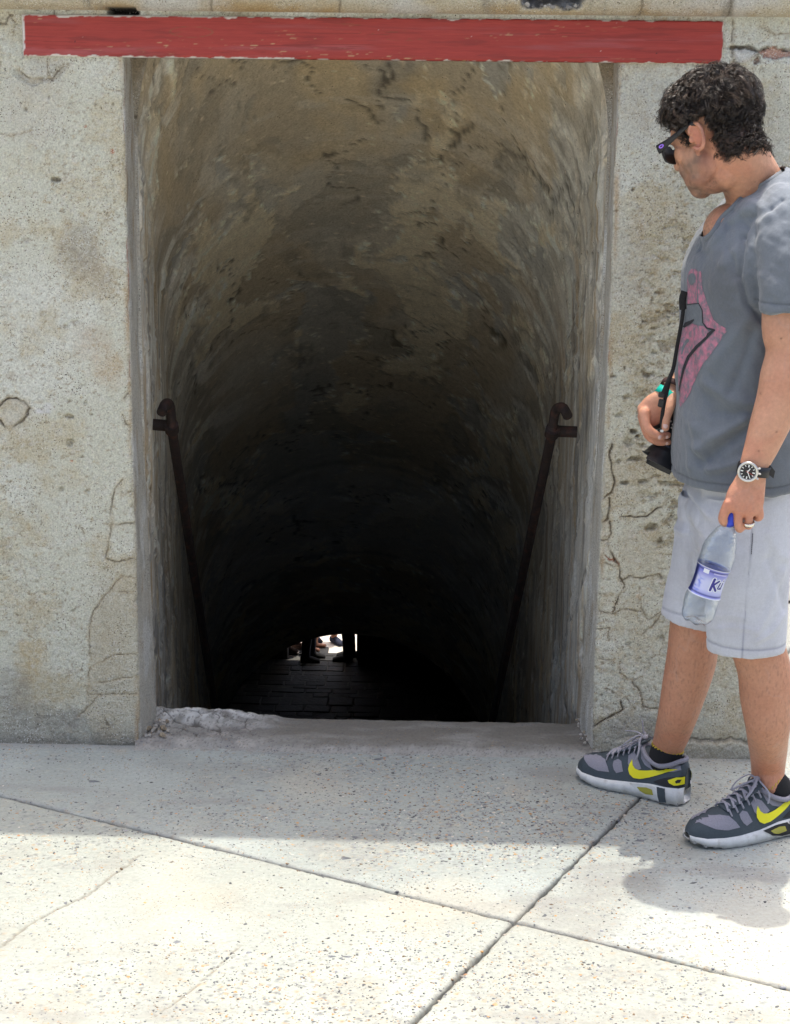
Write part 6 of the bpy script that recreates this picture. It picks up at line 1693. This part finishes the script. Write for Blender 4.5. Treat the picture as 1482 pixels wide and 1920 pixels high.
# ---- shoes
def shoe(M_, far):
    sh = bpy.data.objects.new('shoe', None); COL.objects.link(sh); sh.parent = person
    L_ = .300
    T3 = lambda p_: M_ @ Vector((p_[0] - .15, p_[1], p_[2]))
    def halfw(x):                                          # outline in plan
        return float(np.interp(x, [0, .008, .03, .07, .11, .16, .21, .26, .29, .30], [.006, .022, .039, .050, .051, .045, .042, .043, .032, .012]))
    def cen(x): return float(np.interp(x, [0, .08, .16, .30], [.010, .004, -.004, 0]))*(1 if not far else -1)
    def top(x): return float(np.interp(x, [0, .004, .02, .05, .09, .12, .150, .175, .195, .22, .25, .275, .292, .30], [.026, .040, .058, .066, .078, .092, .108, .117, .113, .094, .087, .100, .104, .088]))
    def solez(x): return float(np.interp(x, [0, .03, .08, .12, .18, .30], [.016, .007, .000, .000, .000, .003]))
    def midz(x): return float(np.interp(x, [0, .03, .10, .16, .22, .30], [.026, .024, .025, .030, .040, .044]))
    s = Soup(); xs = catmull([(q,) for q in (0.001, .01, .03, .06, .09, .12, .15, .18, .21, .24, .27, .29, .299)], 4); xs = [float(q[0]) for q in xs]
    rings = []
    n = 36
    V = []
    for x in xs:
        z0 = midz(x) - .006; z1 = top(x); w = halfw(x)*.95; cy = cen(x)
        # upper narrows towards the top from the ball to the heel
        nt = float(np.interp(x, [0, .06, .10, .15, .2, .3], [1.0, .95, .78, .62, .86, .84]))
        for k in range(n):
            a_ = math.pi*k/(n - 1); cx_ = math.cos(a_); sx_ = math.sin(a_)
            q = (abs(cx_)**2.6 + abs(sx_)**2.6)**(-1/2.6); yy = cx_*q; zz = sx_*q
            ww = w*(1 - (1 - nt)*zz**1.2)
            V.append((x, cy + yy*ww, z0 + zz*(z1 - z0)))
        V.append((x, cy - w*.9, z0 - .002)); V.append((x, cy + w*.9, z0 - .002))
    m = n + 2; F = []
    for i in range(len(xs) - 1):
        for k in range(m): F.append((i*m + k, i*m + (k + 1) % m, (i + 1)*m + (k + 1) % m, (i + 1)*m + k))
    F.append(tuple(range(m))); F.append(tuple(reversed(range((len(xs) - 1)*m, len(xs)*m))))
    bv_ = bvh_of(V, F)
    def put(name, V, F, mat, smooth=True, **k):
        return obj(name, [T3(v) for v in V], F, mat, sh, smooth=smooth, **k)
    put('upper', V, F, shoeslate)
    # sole
    V2 = []; n2 = 5
    for x in xs:
        w = halfw(x) + .004; cy = cen(x); z0 = solez(x); z1 = midz(x)
        V2 += [(x, cy - w*.93, z0), (x, cy - w*1.02, z0 + (z1 - z0)*.45), (x, cy - w*.98, z1), (x, cy + w*.98, z1), (x, cy + w*1.02, z0 + (z1 - z0)*.45), (x, cy + w*.93, z0)]
    F2 = [];
    for i in range(len(xs) - 1):
        for k in range(6): F2.append((i*6 + k, i*6 + (k + 1) % 6, (i + 1)*6 + (k + 1) % 6, (i + 1)*6 + k))
    F2.append(tuple(range(6))); F2.append(tuple(reversed(range((len(xs) - 1)*6, len(xs)*6))))
    put('midsole', V2, F2, solem)
    sb_ = bvh_of(V2, F2)
    tr = Soup()
    for k in range(15):
        x = .012 + k*.0195
        for sd in (-1, 1):
            tr.add(*box_vf((x, cen(x) + sd*(halfw(x)*.62), solez(x) + .001), .013, halfw(x)*.72, .007))
    put('outsole_tread', tr.V, tr.F, outm, smooth=False)
    both = (-1, 1)
    def pt(poly, mat, name, off=.0016, step=.0030, on=None, sides=both):
        for sd in sides:
            bb = bv_ if on is None else on
            def cf(a_, b_, o):
                for dz_ in range(0, 26):
                    h, nn_, i_, t_ = bb.ray_cast(Vector((a_, sd*.2, b_ - dz_*.0012)), Vector((0, -sd, 0)))
                    if h is not None: break
                if h is None: return None
                if nn_.dot(Vector((0, sd, 0))) < 0: nn_ = -nn_
                return h + nn_*o
            V, F = patch_vf(poly, cf, step, off)
            if F: put(name, V, F, mat)
    pt([(.010, .052), (.022, .056), (.035, .051), (.050, .045), (.078, .041), (.108, .044), (.100, .056), (.088, .068), (.070, .0695), (.050, .066), (.030, .062), (.018, .0575)], shoemesh, 'mesh_panel')
    pt([(.112, .070), (.122, .077), (.132, .074), (.142, .052), (.126, .045), (.118, .052), (.113, .061)], shoemesh, 'mesh_panel')
    pt([(.146, .090), (.158, .100), (.172, .094), (.190, .070), (.176, .062), (.160, .060), (.150, .072)], shoemesh, 'mesh_panel')
    pt([(.178, .106), (.186, .109), (.200, .096), (.222, .082), (.245, .076), (.243, .070), (.220, .072), (.198, .080), (.184, .092)], shoemesh, 'mesh_panel', off=.0016)
    pt([(.258, .086), (.272, .094), (.286, .096), (.290, .088), (.272, .080), (.262, .078)], shoemesh, 'mesh_panel')
    # swoosh
    pt([(.160, .084), (.155, .072), (.154, .060), (.160, .049), (.172, .043), (.190, .045), (.215, .055), (.240, .067), (.262, .078), (.283, .088), (.262, .083), (.235, .0765), (.205, .069), (.185, .065), (.173, .066), (.165, .072)], yellm, 'swoosh', off=.0026, step=.004)
    # heel counter and heel patch
    pt([(.225, .046), (.240, .056), (.262, .066), (.296, .074), (.297, .046), (.26, .044)], shoeblack, 'heel_counter', off=.0014)
    pt([(.264, .060), (.283, .070), (.2965, .072), (.2972, .054), (.280, .050), (.268, .054)], yellm, 'heel_patch', off=.0030, step=.004)
    pt([(.281, .060), (.287, .066), (.292, .066), (.290, .059), (.284, .056)], shoeblack, 'heel_mark', off=.0038, step=.003)
    # air window
    pt([(.165, .030), (.200, .036), (.235, .038), (.252, .020), (.246, .006), (.225, .005), (.195, .012)], shoeblack if not far else solem, 'air_frame', off=.0012, on=sb_)
    pt([(.186, .026), (.212, .031), (.228, .030), (.233, .018), (.212, .014), (.196, .018)], airm, 'air_window', off=.0024, on=sb_)
    pt([(.240, .040), (.262, .044), (.266, .006), (.248, .003)], shoeslate, 'heel_clip', off=.0022, on=sb_)
    # collar opening, tongue, laces
    opn = [(.182, .020, .112), (.205, .033, .098), (.235, .0355, .089), (.262, .032, .096), (.282, .018, .106), (.289, 0, .107), (.282, -.018, .106), (.262, -.032, .096), (.235, -.0355, .089), (.205, -.033, .098), (.182, -.020, .112), (.174, 0, .116)]
    V, F = tube_vf([Vector((q[0], q[1] + cen(q[0]), q[2])) for q in catmull(opn + [opn[0]], 3)[:-1]], [.0062], 10, closed=True) if False else tube_vf([Vector((q[0], q[1] + cen(float(q[0])), q[2])) for q in catmull(opn + [opn[0]], 3)[:-1]], [.0060]*36, 10, closed=True)
    put('collar', V, F, shoemesh)
    V, F = tube_vf([Vector((.090, cen(.09), .078)), Vector((.13, cen(.13), .099)), Vector((.162, cen(.16), .117)), Vector((.178, cen(.18), .128))], [(.0045, .022), (.005, .024), (.006, .025), (.0055, .022)], 14, ref=(0, 0, 1), sub=3)
    put('tongue', V, F, shoeslate)
    pt_ = []
    lc_ = Soup()
    for k in range(6):
        x = .092 + k*.0145; z = float(np.interp(x, [.09, .12, .15, .175], [.084, .100, .115, .126]))
        for sg_ in (-1, 1):
            y0 = cen(x) - sg_*.024; y1 = cen(x) + sg_*.022
            lc_.add(*tube_vf([Vector((x - .002, y0, z - .007)), Vector((x + .004, (y0 + y1)/2, z + .004 + .001*k)), Vector((x + .011, y1, z - .001))], [(.0016, .0036)]*3, 8, ref=(0, 0, 1), sub=4))
        for sd in (-1, 1):
            lc_.add(*tube_vf([Vector((x, cen(x) + sd*.022, z - .004)), Vector((x + .001, cen(x) + sd*.033, z - .016))], [(.0014, .0034)]*2, 8, ref=(1, 0, 0)))
    # bow
    kn = Vector((.176, cen(.17), .137))
    lc_.add(*ell_vf(kn, (.007, .008, .006), None, 12, 8))
    for sd in (-1, 1):
        lc_.add(*tube_vf([kn, kn + Vector((-.012, sd*.016, .006)), kn + Vector((-.034, sd*.030, -.012)), kn + Vector((-.050, sd*.028, -.030)), kn + Vector((-.036, sd*.022, -.022)), kn], [(.0014, .0030)]*6, 8, sub=4))
        lc_.add(*tube_vf([kn, kn + Vector((-.004, sd*.018, .0)), kn + Vector((.006, sd*.040, -.022)), kn + Vector((.002, sd*.044, -.044))], [(.0014, .0028)]*4, 8, sub=4))
    if far:
        lc_.add(*tube_vf([kn, kn + Vector((-.006, 0, .016)), kn + Vector((-.009, -.002, .040))], [(.0014, .0030)]*3, 8, sub=4))
        lc_.add(*tube_vf([kn, kn + Vector((-.03, .010, .004)), kn + Vector((-.065, .018, -.004))], [(.0012, .0026)]*3, 8, sub=4))
    put('laces', lc_.V, lc_.F, lacem)
    return M_, T3
def ankle_sock(pts, rr, zt, leg_c, leg_r):
    V, F = tube_vf([px(*q) for q in pts], rr, 26, ref=(1, 0, 0), sub=4); o = obj('sock', V, F, sockm, person)
    s = Soup(); ax_ = (px(*pts[0]) - px(*pts[1])).normalized(); a0 = Vector((1, 0, 0)); a0 = (a0 - ax_*a0.dot(ax_)).normalized(); b0_ = ax_.cross(a0); cc = px(*pts[0]) + ax_*leg_c
    for k in range(24):
        w = 2*math.pi*k/24; p_ = cc + a0*(leg_r*math.cos(w)) + b0_*(leg_r*math.sin(w)); q_ = cc + ax_*.003 + a0*(leg_r*math.cos(w + .13)) + b0_*(leg_r*math.sin(w + .13))
        s.add(*tube_vf([p_, q_], [.0021, .0021], 6))
    obj('sock_trim', s.V, s.F, sockd, o)
shoe(MF, True)
shoe(MN, False)
def ankle_sock(M_, leg):
    a = sp(M_, .234, 0, .100); ax_ = (leg - a).normalized()
    V, F = tube_vf([a + ax_*.024, a, sp(M_, .232, 0, .080), sp(M_, .225, 0, .05)], [(.0390, .0345), (.0385, .033), (.036, .030), (.030, .024)], 26, ref=(1, 0, 0), sub=4, cap=False)
    obj('sock', V, F, sockm, person)
    s_ = Soup(); a0 = Vector((1, 0, 0)); a0 = (a0 - ax_*a0.dot(ax_)).normalized(); b0_ = ax_.cross(a0); cc = a + ax_*.024
    for k in range(24):
        w = 2*math.pi*k/24; r_ = .0385; r2_ = .0350
        s_.add(*tube_vf([cc + a0*(r_*math.cos(w)) + b0_*(r2_*math.sin(w)), cc + ax_*.003 + a0*(r_*math.cos(w + .13)) + b0_*(r2_*math.sin(w + .13))], [.0019, .0019], 6))
    obj('sock_trim', s_.V, s_.F, sockd, o_ if False else person)
ankle_sock(MF, px(1255, 1392, AF.y)); ankle_sock(MN, px(1441, 1465, AN.y))
# ================================================================== handrails
def handrail(cap_, bend, down, low, stub, lab):
    r = root('handrail', tuple(px(*down)), lab, 'handrail', 'rusty iron handrails of the tunnel stair')
    a, b_ = px(*down), px(*low); end = a + (b_ - a)*2.6
    pts = [px(*cap_), px(*bend[0]), px(*bend[1]), a, a + (b_ - a)*.5, b_, end]
    V, F = tube_vf(pts[:4], [.0134]*4, 18, sub=6, cap=False); V2, F2 = tube_vf([a - (b_ - a)*.003, b_, end], [.0137]*3, 18, cap=True)
    s = Soup(); s.add(V, F); s.add(V2, F2); s.add(*box_vf(px(*cap_), .001, .001, .001)) if False else None; obj('rail_bar', s.V, s.F, rustm, r, sharp=50)
    s = Soup(); s.add(*tube_vf([px(*stub[0]), px(*stub[1])], [.0160, .0160], 18, cap=False))
    obj('wall_bracket', s.V, s.F, rustm, r, sharp=40)
    d = (b_ - a).normalized(); c0 = a + d*.004
    s = Soup(); s.add(*tube_vf([c0 - d*.017, c0 + d*.017], [.0195, .0195], 20, cap=False)); obj('collar', s.V, s.F, rustm, r, sharp=40)
handrail((303, 774, 4.60), [(311, 757, 4.64), (319, 762, 4.69)], (322, 800, 4.72), (405, 1345, 6.35), [(278, 795, 4.735), (322, 799, 4.735)], 'rusty iron handrail along the left wall, with bent top end')
handrail((1065, 780, 4.60), [(1055, 764, 4.64), (1042, 771, 4.69)], (1036, 808, 4.72), (925, 1345, 6.35), [(1082, 810, 4.735), (1036, 808, 4.735)], 'rusty iron handrail along the right wall, held by a pipe bracket')
# ================================================================== people in the lower court
skin2 = material('far_skin', (0.36, 0.17, 0.10), rough=.6)
CLO = {k: material('cloth_' + k, v, rough=.9) for k, v in dict(black=(.012, .012, .014), navy=(.02, .025, .05), white=(.6, .6, .58), red=(.4, .05, .04), khaki=(.3, .25, .17), blue=(.08, .16, .35), brown=(.05, .025, .015)).items()}
def far_person(x, y, ang, legs, topc, shoec, lab, stride=.10, h=1.72):
    z0 = -5.76
    r = root('person', (x, y, z0), lab, 'person', 'people walking past the lower exit')
    R_ = Matrix.Rotation(ang, 3, 'Z'); k = h/1.72
    q = lambda a, b_, c_: Vector((x, y, z0)) + R_ @ Vector((a*k, b_*k, c_*k))            # faces local -x
    s = Soup()
    for sd in (-1, 1):
        fx = sd*stride
        s.add(*tube_vf([q(fx, sd*.09, .09), q(fx*.9 - .01, sd*.09, .28), q(fx*.5 - .03, sd*.09, .48), q(0, sd*.085, .88)], [.042, .058, .060, .082], 16, sub=3))
        s.add(*tube_vf([q(fx + .03, sd*.09, .035), q(fx - .14, sd*.095, .03)], [(.035, .04), (.025, .045)], 12))
        s.add(*tube_vf([q(0, sd*.19, 1.40), q(.02, sd*.24, 1.12), q(-.05*sd, sd*.24, .86)], [.05, .042, .030], 12, sub=3))
        s.add(*ell_vf(q(-.06*sd, sd*.24, .79), (.03, .02, .05), None, 10, 8))
    s.add(*ring_loft([(q(0, 0, .86), R_ @ Vector((.11, 0, 0)), R_ @ Vector((0, .16, 0))), (q(0, 0, 1.05), R_ @ Vector((.10, 0, 0)), R_ @ Vector((0, .14, 0))), (q(0, 0, 1.32), R_ @ Vector((.12, 0, 0)), R_ @ Vector((0, .19, 0))), (q(0, 0, 1.45), R_ @ Vector((.06, 0, 0)), R_ @ Vector((0, .12, 0)))], 24, 3))
    s.add(*tube_vf([q(0, 0, 1.42), q(-.01, 0, 1.55)], [.055, .05], 12)); s.add(*ell_vf(q(-.01, 0, 1.61), (.095, .075, .115), R_, 16, 12)); s.add(*ell_vf(q(-.10, 0, 1.59), (.02, .012, .02), R_, 8, 6))
    V, F, N = remesh(s, .014, 2); obj('body', V, F, skin2, r)
    s = Soup()
    for sd in (-1, 1):
        fx = sd*stride
        if legs in ('black', 'navy'): s.add(*tube_vf([q(fx, sd*.09, .05), q(fx*.9 - .01, sd*.09, .28), q(fx*.5 - .03, sd*.09, .48), q(0, sd*.085, .90)], [.060, .064, .070, .100], 16, sub=3, cap=False))
        else: s.add(*tube_vf([q(fx*.5 - .03, sd*.09, .50), q(0, sd*.085, .90)], [.085, .105], 16, cap=False))
    s.add(*ell_vf(q(0, 0, .92), (.135, .18, .14), R_, 16, 12))
    V, F, N = remesh(s, .014, 1); obj('trousers' if legs in ('black', 'navy') else 'shorts', V, F, CLO[legs], r)
    s = Soup(); s.add(*ring_loft([(q(0, 0, .95), R_ @ Vector((.14, 0, 0)), R_ @ Vector((0, .19, 0))), (q(0, 0, 1.30), R_ @ Vector((.14, 0, 0)), R_ @ Vector((0, .215, 0))), (q(0, 0, 1.47), R_ @ Vector((.07, 0, 0)), R_ @ Vector((0, .13, 0)))], 24, 3))
    for sd in (-1, 1): s.add(*tube_vf([q(0, sd*.18, 1.40), q(.01, sd*.235, 1.18)], [.065, .06], 14, cap=False))
    V, F, N = remesh(s, .014, 2); obj('shirt', V, F, CLO[topc], r)
    V, F = ell_vf(q(.012, 0, 1.65), (.103, .085, .105), R_, 18, 12); V = [v for v in V]; obj('hair', V, F, hairm, r, col=[(.02, .015, .012)]*len(V))
    if shoec:
        for sd in (-1, 1):
            V, F = ring_loft([(q(sd*stride + .07, sd*.09, .045), R_ @ Vector((0, .035, 0)), Vector((0, 0, .045))), (q(sd*stride - .05, sd*.09, .05), R_ @ Vector((0, .048, 0)), Vector((0, 0, .05))), (q(sd*stride - .19, sd*.095, .028), R_ @ Vector((0, .045, 0)), Vector((0, 0, .026)))], 16, 3)
            obj('shoe', V, F, CLO[shoec], r)
gA = G(651, 1238, -5.75); far_person(gA.x + .03, gA.y + .05, 0, 'black', 'black', 'black', 'person in black trousers and black shoes standing in the far exit', .020, 1.78)
gC = G(578, 1240, -5.75); far_person(gC.x, gC.y + .05, math.pi, 'navy', 'blue', 'black', 'person in dark trousers facing right at the left edge of the far exit', .03)
gB = G(606, 1208, -5.76); far_person(gB.x, gB.y + .12, 2.2, 'khaki', 'white', 'navy', 'bare legged person in dark shoes striding across the sunlit court', .13)
gD = G(584, 1220, -5.76); far_person(gD.x, gD.y + .05, math.pi, 'brown', 'red', None, 'barefoot person with brown legs just behind the dark trousers', .04, 1.66)
gE = G(552, 1222, -5.76); far_person(gE.x - .06, gE.y + .05, 2.8, 'khaki', 'white', 'brown', 'person in brown shoes at the far left of the lower exit', .05)
